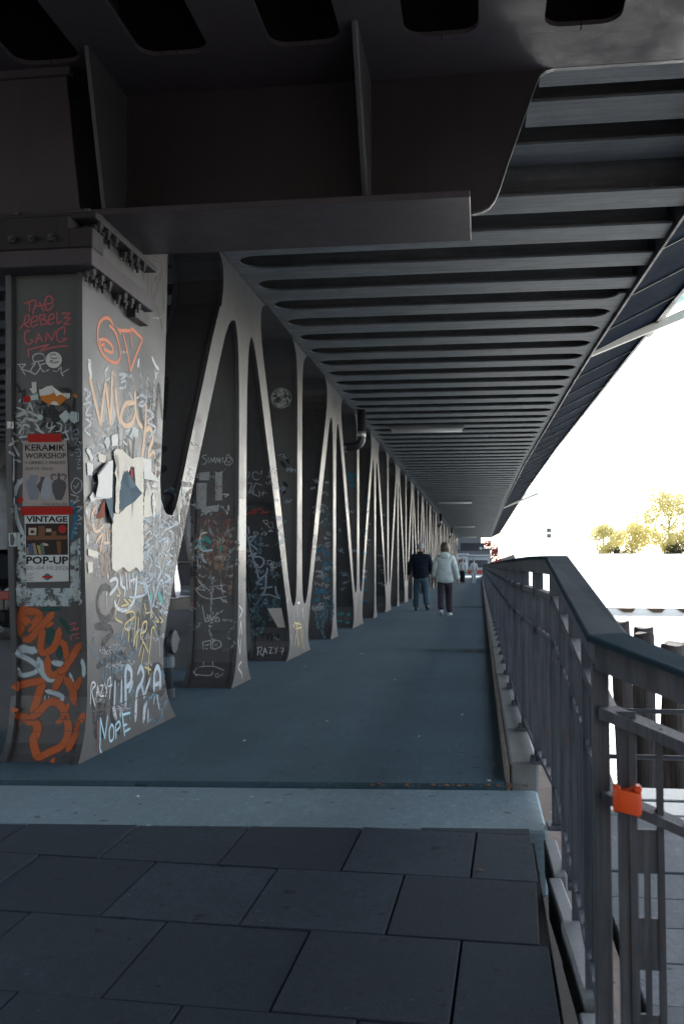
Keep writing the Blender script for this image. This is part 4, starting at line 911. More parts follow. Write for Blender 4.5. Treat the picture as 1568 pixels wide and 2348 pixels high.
def pbase(x, y): h = cast(x, y); return h[0]
# pottery workshop poster
po1 = thing('poster', 'brown pottery workshop poster with three vases held by red tape', 'poster', pbase(105, 1160))
quadpx(K7, [(290,375),(825,365),(855,1168),(285,1172)], .0050, MP['kraft'], 'paper', po1)
textpx('KERAMIK', K7, (318,418,806,496), .0062, MP['ink'], po1, .012); textpx('WORKSHOP', K7, (320,522,818,590), .0062, MP['ink'], po1, .012)
textpx('+ DRINKS + SNACKS', K7, (318,622,806,662), .0062, MP['inksoft'], po1, .008); textpx('AUF ST. PAULI', K7, (318,698,660,736), .0062, MP['inksoft'], po1, .008); textpx('clay-play.de', K7, (520,1130,832,1168), .0062, MP['inksoft'], po1)
polypx(K7, [(370,800),(470,795),(475,830),(450,880),(470,960),(490,1000),(470,1095),(380,1100),(335,960),(330,880),(365,840)], .0060, MP['vaseblue'], 'vase_print', po1)
polypx(K7, [(510,815),(560,815),(555,850),(600,880),(600,1000),(560,1080),(510,1020),(455,930),(500,870)], .0061, MP['vasedark'], 'vase_print', po1)
polypx(K7, [(560,820),(600,815),(640,860),(645,960),(630,1050),(600,1095),(540,1090),(510,1010),(530,900)], .0064, MP['vasepale'], 'vase_print', po1)
polypx(K7, [(715,770),(745,770),(745,840),(810,870),(825,930),(800,1030),(765,1100),(695,1100),(655,1000),(645,910),(670,860),(715,840)], .0064, MP['vasedark'], 'vase_print', po1)
f7 = C(*K7)
for sgn, ccx in ((-1, 680), (1, 775)):
    mb = MB(); ribbon(mb, catmull([f7(ccx+sgn*a, b) for a, b in ((25, 850), (42, 815), (20, 785), (-20, 800))], 1.0), 2.6)
    mb.v = [tuple(Vector(v)+Vector((0, -.0035, 0))) for v in mb.v]
    o = mb.obj('vase_print', MP['vasedark'], po1, fix=False); o.location = -Vector(po1.location)
quadpx(K7, [(355,292),(762,288),(764,388),(357,394)], .0075, MP['redtape'], 'tape', po1, 4, 2)
# vintage poster
po2 = thing('poster', 'white vintage pop-up poster with a clothes rack photograph', 'poster', pbase(108, 1333))
quadpx(K7, [(308,1285),(855,1280),(850,2095),(335,2105)], .0050, MP['paper'], 'paper', po2)
textpx('VINTAGE', K7, (332,1296,836,1370), .0062, MP['ink'], po2, .03); textpx('POP-UP', K7, (332,1790,846,1885), .0062, MP['ink'], po2, .03); textpx('02.-04.10.2026', K7, (332,1905,852,1955), .0062, MP['greyprint'], po2, .005)
quadpx(K7, [(322,1388),(838,1384),(842,1770),(330,1775)], .0058, MP['photo'], 'photo_print', po2)
for m_, q in (('lit', [(360,1440),(455,1440),(455,1530),(360,1530)]), ('photo', [(385,1470),(430,1470),(430,1505),(385,1505)]), ('wood', [(335,1540),(835,1535),(835,1580),(335,1590)]), ('wood', [(480,1420),(560,1420),(560,1540),(480,1540)]), ('lit', [(575,1450),(640,1450),(635,1490),(575,1490)]), ('wood', [(640,1480),(700,1480),(700,1560),(640,1560)]), ('wood', [(700,1600),(760,1610),(755,1760),(720,1760)]),
              ('cloth1', [(350,1640),(400,1630),(420,1768),(375,1768)]), ('cloth4', [(405,1630),(440,1630),(470,1768),(430,1768)]), ('cloth2', [(460,1650),(500,1660),(520,1766),(490,1766)]), ('cloth3', [(500,1630),(540,1640),(560,1766),(525,1766)]), ('cloth4', [(335,1680),(355,1680),(370,1768),(340,1768)]), ('lit', [(530,1620),(600,1640),(600,1660),(540,1660)])):
    quadpx(K7, q, .0064, MP[m_], 'photo_print', po2, 2, 2)
polypx(K7, [(775+50*math.cos(a), 1455+50*math.sin(a)) for a in [2*math.pi*i/14 for i in range(14)]], .0068, MP['badge'], 'badge_print', po2)
polypx(K7, [(590+42*math.cos(a), 2040+42*math.sin(a)) for a in [2*math.pi*i/14 for i in range(14)]], .0062, MP['logog'], 'logo_print', po2)
quadpx(K7, [(525,2028),(655,2028),(650,2056),(530,2056)], .0068, MP['badge'], 'logo_print', po2, 2, 1)
for i in range(5): quadpx(K7, [(345,1996+i*22),(430-(i % 2)*25,1996+i*22),(430-(i % 2)*25,2004+i*22),(345,2004+i*22)], .0062, MP['greyprint'], 'small_print', po2, 2, 1)
quadpx(K7, [(268,1184),(902,1178),(906,1276),(270,1288)], .0080, MP['redtape'], 'tape', po2, 6, 2)
# remains of older posters under them
t = NT('poster_remnant'); p = t.pos(); n1 = t.noise(p, 26, 6, .7, .40, .52); n2 = t.noise(p, 9, 4, .6)
t.set(t.mix(n2, (.36, .44, .46), (.52, .57, .57)), .8, .3); tr = t.n('ShaderNodeBsdfTransparent'); mx = t.n('ShaderNodeMixShader')
t.l(n1, mx.inputs[0]); t.l(tr.outputs[0], mx.inputs[1]); t.l(t.b.outputs[0], mx.inputs[2]); t.l(mx.outputs[0], t.out.inputs['Surface']); M['remnant'] = t.m
o = quadpx(K7, [(225,1600),(330,1500),(330,2345),(190,2345)], .0040, M['remnant'], 'poster_remnant', None); tag(o, 'scraped pale strip of old paper left of the vintage poster', 'paper')
o = quadpx(K2, [(200,0),(985,0),(940,238),(240,238)], .0040, M['remnant'], 'poster_remnant', None, 10, 4); tag(o, 'scraped pale block of old poster paper under the vintage poster', 'paper')
o = quadpx(K7, [(870,1640),(990,1560),(1000,2340),(870,2340)], .0036, M['remnant'], 'poster_remnant', None); tag(o, 'scraped pale strip of old paper right of the vintage poster', 'paper')
# stickers
def circ(cx, cy, r, n=20): return [(cx+r*math.cos(2*math.pi*i/n), cy+r*math.sin(2*math.pi*i/n)) for i in range(n)]
st = thing('sticker', 'round white sticker with scrawled writing under the pink lettering', 'sticker', pbase(125, 826))
polypx(K1, circ(850, 1350, 128), .0050, MP['stick'], 'sticker_face', st)
for ln in ([(790,1280),(850,1260),(890,1275)], [(800,1310),(850,1330),(910,1320)], [(790,1390),(820,1360),(830,1400)], [(850,1400),(930,1380)]):
    mb = MB(); f1 = C(*K1); ribbon(mb, catmull([f1(*q) for q in ln], 1.2), 1.5); mb.v = [tuple(Vector(v)+Vector((0, -.0035, 0))) for v in mb.v]
    o = mb.obj('pen_line', MP['inksoft'], st, fix=False); o.location = -Vector(st.location)
def sticker(K, poly, mat, label, name='sticker', cat='sticker', lift=.005):
    o = polypx(K, poly, lift, MP[mat], name, None); tag(o, label, cat); return o
sticker(K1, circ(637, 2245, 46, 14), 'stickteal', 'small round pale sticker above the brown pottery poster')
sticker(K1, [(930,2225),(1040,2130),(1112,2235),(1020,2340)], 'stickteal', 'square pale sticker turned on its corner')
sticker(K1, [(1090,2190),(1130,2150),(1235,2170),(1240,2300),(1170,2345),(1100,2290)], 'stickteal', 'ragged pale sticker beside the one turned on its corner')
so = thing('sticker', 'large torn orange and white sticker on the pier front', 'sticker', pbase(125, 910))
polypx(K1, [(615,1820),(820,1745),(870,1790),(1000,1890),(1060,1930),(1020,1990),(940,2060),(770,2045),(680,1990),(630,1920)], .0050, MP['stickor'], 'sticker_face', so)
polypx(K1, [(620,1815),(820,1745),(860,1790),(840,1870),(720,1910),(640,1910)], .0075, MP['stick'], 'torn_back', so)
polypx(K1, [(830,1760),(1000,1880),(1050,1935),(960,1890),(890,1920)], .0095, MP['tornwhite'], 'torn_back', so)
polypx(K1, [(790,2045),(840,1995),(900,2005),(930,2055)], .0070, MP['stick'], 'torn_back', so)
sticker(K1, [(375,1925),(480,1905),(490,1990),(385,2012)], 'redtape', 'red left half of the striped tape beside the torn orange sticker')
sticker(K1, [(482,1905),(605,1880),(612,1962),(492,1988)], 'stickteal', 'pale right half of the striped tape beside the torn orange sticker')
sticker(K1, [(505,1695),(580,1690),(582,1850),(530,1880),(470,1800),(512,1790)], 'stick', 'ragged white paper scrap above the striped tape')
sticker(K1, [(1015,1870),(1105,1865),(1105,1930),(1060,1960),(1010,1920)], 'stick', 'small white paper scrap at the tip of the torn orange sticker')
sticker(K1, [(1140,1905),(1180,1870),(1222,1915),(1200,1950)], 'stickor', 'tiny orange scrap near the pier edge')
sticker(K7, [(95,140),(175,140),(175,222),(95,222)], 'stick', 'small square white sticker at the left edge of the pier')
sticker(K7, [(115,1505),(255,1500),(262,1665),(120,1668)], 'stickteal', 'square pale sticker with a ring beside the vintage poster')
sticker(K7, [(220,1090),(285,1055),(300,1110),(240,1150)], 'redtape', 'small red scrap peeking out beside the pottery poster')
# torn posters on the right face: paper that lifts off the steel
def flap(K, poly, lifts, mat, name, parent):
    f = C(*K); vs_ = []
    for q, lf in zip(poly, lifts):
        h = cast(*f(*q)); vs_.append(h[0]+h[1]*lf)
    cen = sum((v for v in vs_), Vector())/len(vs_); n = len(vs_)
    o = MB().add([cen]+vs_, [(0, i+1, (i+1) % n+1) for i in range(n)]).obj(name, MP[mat], parent, fix=False); o.location = -Vector(parent.location); return o
tp = thing('torn_poster', 'big torn cream poster hanging in strips on the pier side', 'poster', pbase(290, 1330))
polypx(K8, [(425,1590),(450,1430),(520,1440),(660,1290),(700,1100),(690,880),(660,760),(800,735),(830,780),(812,1000),(812,2100),(780,2150),(720,2090),(640,2150),(560,2090),(480,2150),(425,2110)], .0060, MP['torn'], 'paper', tp)
polypx(K8, [(440,670),(470,640),(550,650),(565,900),(540,1000),(520,1060),(500,1440),(455,1420),(470,1000),(450,930),(500,760),(500,720),(440,720)], .012, MP['torn'], 'paper', tp)
flap(K8, [(530,1010),(570,900),(700,1090),(720,1185),(660,1290),(520,1400)], [.006, .03, .02, .05, .03, .008], 'tornteal', 'torn_strip', tp)
flap(K8, [(565,660),(640,760),(690,880),(640,860),(600,960),(565,900)], [.004, .02, .03, .015, .02, .004], 'torn', 'torn_strip', tp)
flap(K8, [(620,870),(690,860),(700,1080),(650,1020)], [.010, .012, .016, .010], 'torndark', 'torn_strip', tp)
polypx(K8, [(625,890),(650,880),(660,1000),(640,1010)], .018, MP['redtape'], 'torn_strip', tp)
polypx(K8, [(425,1500),(440,730),(500,720),(455,1000),(470,1480),(430,1640)], .0032, MP['torndark'], 'torn_strip', tp)
tq = thing('torn_poster', 'smaller peeling white poster left of the big cream one', 'poster', pbase(240, 1250))
flap(K8, [(205,960),(360,800),(440,780),(425,1240),(300,1240),(200,1230),(215,1050)], [.03, .012, .006, .008, .012, .02, .03], 'tornwhite', 'paper', tq)
flap(K8, [(200,950),(355,790),(370,810),(215,965)], [.028, .010, .012, .03], 'torndark', 'torn_strip', tq)
flap(K8, [(330,1250),(430,1250),(440,1560),(390,1540)], [.012, .008, .008, .03], 'tornteal', 'torn_strip', tq)
flap(K8, [(240,1470),(330,1250),(325,1480),(265,1500)], [.004, .012, .012, .008], 'tornrust', 'torn_strip', tq)
flap(K8, [(145,1230),(190,1170),(230,1220),(420,1250),(200,1260),(150,1300)], [.01, .006, .006, .006, .006, .02], 'tornwhite', 'torn_strip', tq)
tr_ = thing('torn_poster', 'narrow white paper remains right of the big cream poster', 'poster', pbase(340, 1190))
flap(K8, [(820,760),(905,765),(910,860),(900,960),(970,1040),(820,1010)], [.005, .006, .004, .006, .03, .008], 'tornwhite', 'paper', tr_)
polypx(K8, [(815,1480),(820,1250),(850,1130),(900,1300),(920,1470)], .005, MP['torn'], 'paper', tr_); polypx(K8, [(930,1480),(920,1230),(940,1170),(965,1300),(955,1480)], .005, MP['tornwhite'], 'paper', tr_)
for poly, m_, lab in (([(425,480),(495,455),(505,600),(430,610)], 'tornwhite', 'small white paper square above the torn posters'), ([(325,560),(350,500),(390,490),(400,600),(360,650),(350,590)], 'stick', 'crumpled white paper scrap left of the white square'), ([(640,480),(690,370),(750,400),(750,500),(680,500),(690,555)], 'stick', 'frayed white paper scrap under the peach letters'),
                      ([(110,650),(140,630),(200,760),(170,790)], 'tornwhite', 'slanted white paper sliver at the pier corner'), ([(125,810),(195,830),(190,970),(130,965)], 'tornwhite', 'upright white paper piece below the slanted sliver'), ([(260,700),(350,720),(345,820),(270,800)], 'torn', 'cream paper scrap over the peeling white poster'), ([(140,1865),(262,1910),(262,1990),(140,1950)], 'torn', 'tilted cream paper label low on the pier side'), ([(132,2030),(190,2030),(190,2160),(138,2165)], 'torn', 'small cream paper label with red bars below the tilted one')):
    sticker(K8, poly, m_, lab, 'paper_scrap', 'paper')
# round grey disc sticker high on the third leg
h = cast(645, 913)
if h:
    t = NT('mottled_disc'); p = t.pos(); t.set(t.mix(t.noise(p, 22, 5, .7, .45, .56), (.42, .43, .41), (.05, .05, .055)), .7, .3); MP['disc'] = t.m
    dk = thing('round_plate', 'round mottled grey disc stuck high on the dark leg', 'disc', h[0])
    polypx((0, 0, 1), circ(645, 913, 24, 22), .006, MP['greyprint'], 'rim', dk); polypx((0, 0, 1), circ(645, 913, 21.5, 22), .0075, MP['disc'], 'disc_face', dk)
# ------------------------------------------------------------------ people
def skin(name, verts, edges, radii, mat, parent, root=0, sub=2):
    me = bpy.data.meshes.new(name); me.from_pydata([tuple(v) for v in verts], edges, [])
    o = bpy.data.objects.new(name, me); COL.objects.link(o)
    m = o.modifiers.new('skin', 'SKIN'); m.use_smooth_shade = True
    for i, r_ in enumerate(radii):
        d = me.skin_vertices[0].data[i]; d.radius = r_ if isinstance(r_, tuple) else (r_, r_); d.use_root = (i == root)
    s = o.modifiers.new('sub', 'SUBSURF'); s.levels = sub; s.render_levels = sub
    bpy.context.view_layer.update()
    nm = bpy.data.meshes.new_from_object(o.evaluated_get(bpy.context.evaluated_depsgraph_get())); bpy.data.objects.remove(o)
    nm.materials.clear(); nm.materials.append(mat)
    for p_ in nm.polygons: p_.use_smooth = True
    r = bpy.data.objects.new(name, nm); COL.objects.link(r); r.parent = parent; return r
def blob(name, c, rad, mat, parent, n=16, m=10, bump=.04, seed=1, cut=None):
    rr = random.Random(seed); rings = []
    for j in range(m+1):
        th = math.pi*(j+.02)/(m+.04); ring = []
        for i in range(n):
            a = 2*math.pi*i/n; k = 1+bump*rr.uniform(-1, 1)
            x, y, z = math.sin(th)*math.cos(a)*k, math.sin(th)*math.sin(a)*k, -math.cos(th)*k
            if cut and y > cut[0]: y = cut[0]+(y-cut[0])*cut[1]
            ring.append((c[0]+x*rad[0], c[1]+y*rad[1], c[2]+z*rad[2]))
        rings.append(ring)
    return MB().loft(rings).obj(name, mat, parent, smooth=True)
def cloth(name, c, scale=14, ring=0, rough=.8):
    t = NT(name); p = t.pos(obj=True); f = t.noise(p, scale, 5, .65)
    col = t.mix(t.mul(f, .6), c, scl(c, .5))
    if ring:
        wv = t.n('ShaderNodeTexWave', bands_direction='Z'); wv.inputs['Scale'].default_value = ring; wv.inputs['Distortion'].default_value = .6
        t.l(p, wv.inputs['Vector']); t.bump(wv.outputs['Fac'], 1.0, .03); col = t.mix(t.mul(wv.outputs['Fac'], .4), col, scl(c, 1.5))
    else: t.bump(f, .8, .02)
    return t.set(col, rough, .3)
M['skin'] = plain('skin', (.42, .24, .18), .55, .2, 20)
def person(label, loc, h, rz, jacket, trousers, shoes, hair, hem, hw, legs, arms, shoulder=.185, bob=False, hood=False, chest=.15, facing=False, pack=None):
    g = thing('person', label, 'person', loc, 'people on the walkway', rz); k = h/1.75
    V = lambda *c: tuple(x*k for x in c)
    la, lk, ra_, rk_ = legs     # ankle and knee (x,y,z)
    (le, lw), (re, rw) = arms
    # body: one continuous mesh from head to fingers and feet
    vs_ = [V(0, 0, .95), V(0, 0, 1.15), V(0, .01, 1.35), V(0, 0, 1.47), V(0, .01, 1.55), V(0, .02, 1.63), V(0, .01, 1.70), V(0, .105, 1.62)]
    ed = [(0, 1), (1, 2), (2, 3), (3, 4), (4, 5), (5, 6), (5, 7)]; rd = [(.14*k, .10*k), (.13*k, .09*k), (.15*k, .1*k), .062*k, .055*k, (.072*k, .088*k), (.066*k, .08*k), .014*k]
    for sx in (-1, 1):
        vs_.append(V(sx*.08, .015, 1.62)); ed.append((5, len(vs_)-1)); rd.append(.012*k)
    for sx, a, kn in ((-1, la, lk), (1, ra_, rk_)):
        b = len(vs_); vs_ += [V(sx*.09, 0, .90), V(*kn), V(*a), V(a[0], a[1]+.10, max(.03, a[2]-.05))]; ed += [(0, b), (b, b+1), (b+1, b+2), (b+2, b+3)]; rd += [.08*k, .055*k, .04*k, .035*k]
    for sx, e, w_ in ((-1, le, lw), (1, re, rw)):
        b = len(vs_); e = Vector(e); w_ = Vector(w_); d = (w_-e).normalized(); palm = w_+d*.055
        vs_ += [V(sx*shoulder*.92, 0, 1.41), V(*e), V(*w_), V(*palm)]; ed += [(2, b), (b, b+1), (b+1, b+2), (b+2, b+3)]; rd += [.055*k, .042*k, .028*k, (.034*k, .018*k)]
        for i, ln in enumerate((.062, .072, .068, .05)):
            q = palm+Vector((0, .030-.02*i, 0)); kn1 = q+d*ln*.6+Vector((0, .006, 0)); tip = q+d*ln+Vector((-sx*.014, .012, 0)); n_ = len(vs_)
            vs_ += [V(*kn1), V(*tip)]; ed += [(b+3, n_), (n_, n_+1)]; rd += [.0095*k, .008*k]
        n_ = len(vs_); vs_ += [V(*(w_+d*.04+Vector((-sx*.02, .04, 0))))]; ed += [(b+2, n_)]; rd += [.011*k]
    skin('body', vs_, ed, rd, M['skin'], g)
    # trousers
    tv = [V(0, 0, .96), V(0, -.01, .86)]; te = [(0, 1)]; tr2 = [(.165*k, .125*k), (.165*k, .13*k)]
    for sx, a, kn in ((-1, la, lk), (1, ra_, rk_)):
        b = len(tv); mid = [(kn[i]+(sx*.095, 0, .86)[i])/2 for i in range(3)]; low = [(kn[i]*.35+a[i]*.65) for i in range(3)]
        tv += [V(sx*.095, 0, .80), V(*mid), V(*kn), V(*low), V(a[0], a[1], a[2]-.035)]; te += [(1, b), (b, b+1), (b+1, b+2), (b+2, b+3), (b+3, b+4)]; tr2 += [(.115*k, .115*k), .108*k, .096*k, .09*k, .086*k]
    skin('trousers', tv, te, tr2, trousers, g)
    # jacket with sleeves
    jv = [V(0, 0, hem), V(0, 0, (hem+1.05)/2), V(0, 0, 1.08), V(0, .005, 1.28), V(0, .005, 1.40), V(0, .0, 1.475)]; je = [(i, i+1) for i in range(5)]
    jr = [(hw*1.16*k, hw*.80*k), (hw*1.14*k, hw*.80*k), (chest*1.36*k, chest*.95*k), (chest*1.34*k, chest*.95*k), (chest*1.05*k, chest*.78*k), (.082*k, .075*k)]
    for sx, e, w_ in ((-1, le, lw), (1, re, rw)):
        b = len(jv); sh = Vector((sx*shoulder, 0, 1.385)); e = Vector(e); w_ = Vector(w_)
        jv += [V(*sh), V(*((sh+e)/2)), V(*e), V(*((e+w_)/2)), V(*w_)]; je += [(4, b), (b, b+1), (b+1, b+2), (b+2, b+3), (b+3, b+4)]; jr += [.088*k, .086*k, .078*k, .07*k, .058*k]
    skin('jacket', jv, je, jr, jacket, g)
    if hood: blob('hood', V(0, -.095, 1.45), V(.125, .065, .085), jacket, g, 18, 10, .04, 4)
    else: MB().loft([[V(math.cos(a)*r_, math.sin(a)*r_*.95, z) for a in [2*math.pi*i/14 for i in range(14)]] for z, r_ in ((1.44, .088), (1.49, .078), (1.525, .072))]).obj('collar', jacket, g, smooth=True)
    if bob: blob('hair', V(0, -.005, 1.635), V(.112, .118, .135), hair, g, 26, 14, .05, 8, (.35, .35))
    else: blob('hair', V(0, -.004, 1.662), V(.087, .100, .092), hair, g, 24, 12, .04, 5, (.2, .4))
    if facing:
        for sx in (-1, 1): blob('eye', V(sx*.032, .098, 1.635), V(.012, .008, .009), M['fender'], g, 8, 6, 0)
        blob('mouth', V(0, .098, 1.572), V(.024, .008, .007), M['lipm'], g, 8, 6, 0)
    # shoes
    for sx, a, tilt in ((-1, la, legs[0][2]), (1, ra_, legs[2][2])):
        b = MB(); rings = []
        for yy, wx, ht in ((-.085, .030, .055), (-.06, .040, .075), (0, .042, .085), (.07, .046, .065), (.13, .044, .048), (.165, .025, .03)):
            rings.append([(math.cos(q)*wx*k, yy*k, (ht*.5+math.sin(q)*ht*.5)*k) for q in [2*math.pi*i/12 for i in range(12)]])
        o = b.loft(rings).obj('shoe', shoes, g, smooth=True); lift = max(0, a[2]-.085)
        o.location = V(a[0], a[1]+(.0 if lift < .02 else .02), max(0, lift*.75)); o.rotation_euler = (-lift*4.2, 0, -sx*.12)
    return g
M['lipm'] = plain('lips', (.35, .12, .10), .5)
M['hairgrey'] = plain('grey_hair', (.42, .42, .42), .6, .5, 60); M['hairbrown'] = plain('brown_hair', (.09, .055, .038), .5, .6, 60); M['hairdark'] = plain('dark_hair', (.03, .022, .02), .5, .4, 60)
M['navy'] = cloth('navy_quilted_jacket', (.016, .024, .042), 14, 9, .45); M['teal_coat'] = cloth('pale_parka', (.60, .68, .66), 6); M['jeans'] = cloth('blue_jeans', (.07, .125, .16), 8); M['plum'] = cloth('plum_trousers', (.060, .052, .066), 9)
M['black_shoe'] = plain('black_shoe', (.012, .012, .014), .4); M['white_shoe'] = plain('white_shoe', (.62, .64, .64), .5); M['white_top'] = cloth('white_top', (.55, .57, .58), 12); M['black_trouser'] = cloth('black_trousers', (.015, .016, .022), 12); M['pale_trouser'] = cloth('pale_trousers', (.42, .52, .55), 10); M['darkpack'] = cloth('dark_strap', (.02, .02, .025), 10)
person('man with grey hair in a dark quilted jacket and jeans walking away', (-1.50, 25.6, 0), 1.74, R(2), M['navy'], M['jeans'], M['black_shoe'], M['hairgrey'], .80, .21,
       ((-.13, .10, .085), (-.12, .10, .48), (.15, -.16, .16), (.13, .0, .50)), (((-.275, -.03, 1.14), (-.315, .02, .90)), ((.265, .0, 1.14), (.300, .06, .91))), .20, False, False, .17)
person('woman with brown bob in a pale hooded parka walking away', (-.80, 23.05, 0), 1.67, R(-2), M['teal_coat'], M['plum'], M['white_shoe'], M['hairbrown'], .76, .21,
       ((-.08, -.20, .17), (-.09, -.02, .50), (.10, .14, .085), (.09, .14, .48)), (((-.235, .0, 1.13), (-.275, .04, .90)), ((.245, -.02, 1.13), (.305, .02, .87))), .175, True, True, .145)
person('distant person in a pale top and black trousers coming closer', (-1.12, 64.5, 0), 1.62, R(180), M['white_top'], M['black_trouser'], M['black_shoe'], M['hairdark'], .92, .16,
       ((-.08, .12, .085), (-.09, .10, .46), (.08, -.10, .10), (.08, .02, .46)), (((-.24, .0, 1.14), (-.26, .06, .92)), ((.24, .0, 1.14), (.30, .08, .98))), .175, False, False, .14, True)
person('distant person in white with pale trousers nearest the railing', (-.42, 66.5, 0), 1.56, R(185), M['white_top'], M['pale_trouser'], M['white_shoe'], M['hairdark'], .90, .155,
       ((-.07, -.08, .10), (-.08, .02, .46), (.08, .14, .085), (.08, .12, .46)), (((-.23, .0, 1.14), (-.26, .08, .94)), ((.23, .0, 1.14), (.25, .05, .93))), .165, False, False, .135, True)

# ------------------------------------------------------------------ left side: road, car, pipes
ca_ = thing('car', 'black parked car seen at the left edge behind the pier', 'car', (-8.35, 17.2, -.06))
M['carpaint'] = plain('car_paint', (.012, .013, .016), .2, .1, 5); M['carglass'] = plain('car_glass', (.03, .035, .04), .08); M['tyre'] = plain('tyre_rubber', (.02, .02, .02), .85); M['rim'] = plain('wheel_rim', (.4, .4, .42), .35, metal=.7); M['plate'] = plain('number_plate', (.7, .7, .66), .5); M['redlamp'] = plain('red_lamp', (.35, .02, .02), .25)
secs = [(-2.05, .55, .80, .28), (-2.0, .78, .92, .26), (-1.75, .84, 1.0, .26), (-1.0, .87, .98, .26), (0, .88, .95, .26), (1.0, .87, .92, .26), (1.8, .82, .80, .26), (2.1, .60, .62, .30)]
MB().loft([[(-w_*.92, y, z0), (w_*.92, y, z0), (w_, y, .5), (w_*.97, y, zt-.1), (w_*.85, y, zt), (-w_*.85, y, zt), (-w_*.97, y, zt-.1), (-w_, y, .5)] for y, w_, zt, z0 in secs]).obj('body', M['carpaint'], ca_, bevel=.03, seg=2)
MB().loft([[(-w_, y, z0), (w_, y, z0), (w_*.86, y2, z1), (-w_*.86, y2, z1)] for y, y2, w_, z0, z1 in ((-1.7, -1.25, .78, .95, 1.40), (-1.0, -.9, .80, .95, 1.46), (.2, .1, .80, .95, 1.45), (1.0, .45, .76, .93, 1.38))]).obj('cabin', M['carglass'], ca_, bevel=.03, seg=2)
MB().box(-.66, .66, -1.2, .35, 1.455, 1.485).obj('roof', M['carpaint'], ca_, bevel=.015)
for sx in (-1, 1):
    for yy in (-1.35, 1.35):
        wv = MB().tube([(sx*.76, yy, .31), (sx*.90, yy, .31)], .31, 24).obj('wheel', M['tyre'], ca_); MB().tube([(sx*.90, yy, .31), (sx*.912, yy, .31)], .2, 16).obj('rim', M['rim'], wv)
    MB().box(sx*.72-.12, sx*.72+.12, -2.02, -1.96, .66, .80).obj('tail_light', M['redlamp'], ca_, bevel=.01)
    MB().box(sx*.95-.06, sx*.95+.06, .55, .68, .92, 1.04).obj('mirror', M['carpaint'], ca_, bevel=.02)
MB().box(-.26, .26, -2.085, -2.06, .52, .63).obj('number_plate', M['plate'], ca_)
MB().box(-.8, .8, -2.12, -2.02, .30, .46).obj('bumper', M['tyre'], ca_, bevel=.03)
# standpipe between the first two legs
M['standpipe'] = plain('standpipe_paint', (.03, .038, .05), .5, .35, 12); M['band'] = plain('pale_band', (.10, .13, .15), .5)
sp = thing('standpipe', 'blue grey standpipe with elbow and flange behind the graffiti pier', 'pipe', (-2.70, 8.42, 0))
MB().tube([(0, 0, -.05), (0, 0, .40)]+[(.0, .09-.09*math.cos(q), .40+.09*math.sin(q)) for q in [math.pi/2*i/6 for i in range(1, 7)]]+[(0, .2, .49)], .055, 16).obj('pipe', M['standpipe'], sp, smooth=True)
MB().tube([(.03, .0, .49), (.075, .0, .49)], .105, 20).obj('flange', M['standpipe'], sp, bevel=.006); MB().tube([(0, 0, .27), (0, 0, .36)], .068, 16).obj('coupling', M['band'], sp); MB().tube([(0, 0, 0), (0, 0, .09)], .075, 16).obj('foot', M['standpipe'], sp, bevel=.008)
# crash barrier along the road
cb = thing('crash_barrier', 'dark steel crash barrier between walkway legs and road', 'barrier', (-3.75, 30, -.06))
MB().box(-.04, .04, -22, 60, .66, .80).obj('beam', M['darksteel'], cb); MB().tube([(0, -22, 1.25), (0, 60, 1.25)], .025, 8).obj('top_rail', M['darksteel'], cb)
bp = MB().box(-.045, .045, -.045, .045, 0, 1.24).mesh('post', M['darksteel'])
for i in range(28): inst('post', bp, cb, (.0, -21.5+3.0*i, 0))
# street fence far left
sf = thing('street_fence', 'thin dark street fence at the far left beyond the car', 'fence', (-15, 28, -.06))
MB().box(-6, 6, -.02, .02, 1.12, 1.17).box(-6, 6, -.02, .02, .15, .19).obj('rail', M['pipe'], sf)
bp2 = MB().box(-.015, .015, -.015, .015, .19, 1.12).mesh('picket', M['pipe'])
for i in range(60): inst('picket', bp2, sf, (-5.9+.2*i, 0, 0))

# ------------------------------------------------------------------ far end of the walkway
M['signdark'] = plain('dark_sign', (.02, .024, .032), .4); M['star'] = plain('pale_star', (.45, .55, .58), .5); M['kred'] = plain('red_panel', (.22, .02, .015), .5); M['kgreen'] = plain('green_panel', (.03, .16, .10), .5); M['glassd'] = plain('dark_glass', (.03, .035, .045), .15)
sg = thing('sign_board', 'dark hanging sign board with a pale star at the end of the viaduct', 'sign', (-.7, 106, 2.55))
MB().box(-1.35, 1.15, 0, .2, .15, 1.0).obj('board', M['signdark'], sg, bevel=.02)
pts = [(.80+(.22 if i % 2 == 0 else .09)*math.sin(math.pi*i/5), .42+(.22 if i % 2 == 0 else .09)*math.cos(math.pi*i/5)) for i in range(10)]
MB().prism(pts, lambda x, z: (x, -.012, z), lambda x, z: (x, -.002, z)).obj('star', M['star'], sg)
for xx in (-1.2, 1.0): MB().box(xx-.04, xx+.04, .06, .14, 1.0, 1.45).obj('hanger', M['signdark'], sg)
M['stall'] = plain('stall_wall', (.22, .24, .25), .6, .3, 3)
def kiosk(label, x, y, w_, h_, wall, roofm, band):
    q = thing('kiosk', label, 'kiosk', (x, y, -.04), 'stalls beyond the viaduct'); MB().box(-w_/2, w_/2, 0, 2.5, 0, h_).obj('wall', wall, q, bevel=.03); MB().box(-w_/2-.15, w_/2+.15, -.3, 2.7, h_, h_+.18).obj('roof', roofm, q, bevel=.02)
    MB().box(-w_/2+.2, w_/2-.2, -.03, -.005, h_*.42, h_*.8).obj('window', M['glassd'], q); MB().box(-w_/2, w_/2, -.05, -.01, h_*.1, h_*.3).obj('panel', band, q)
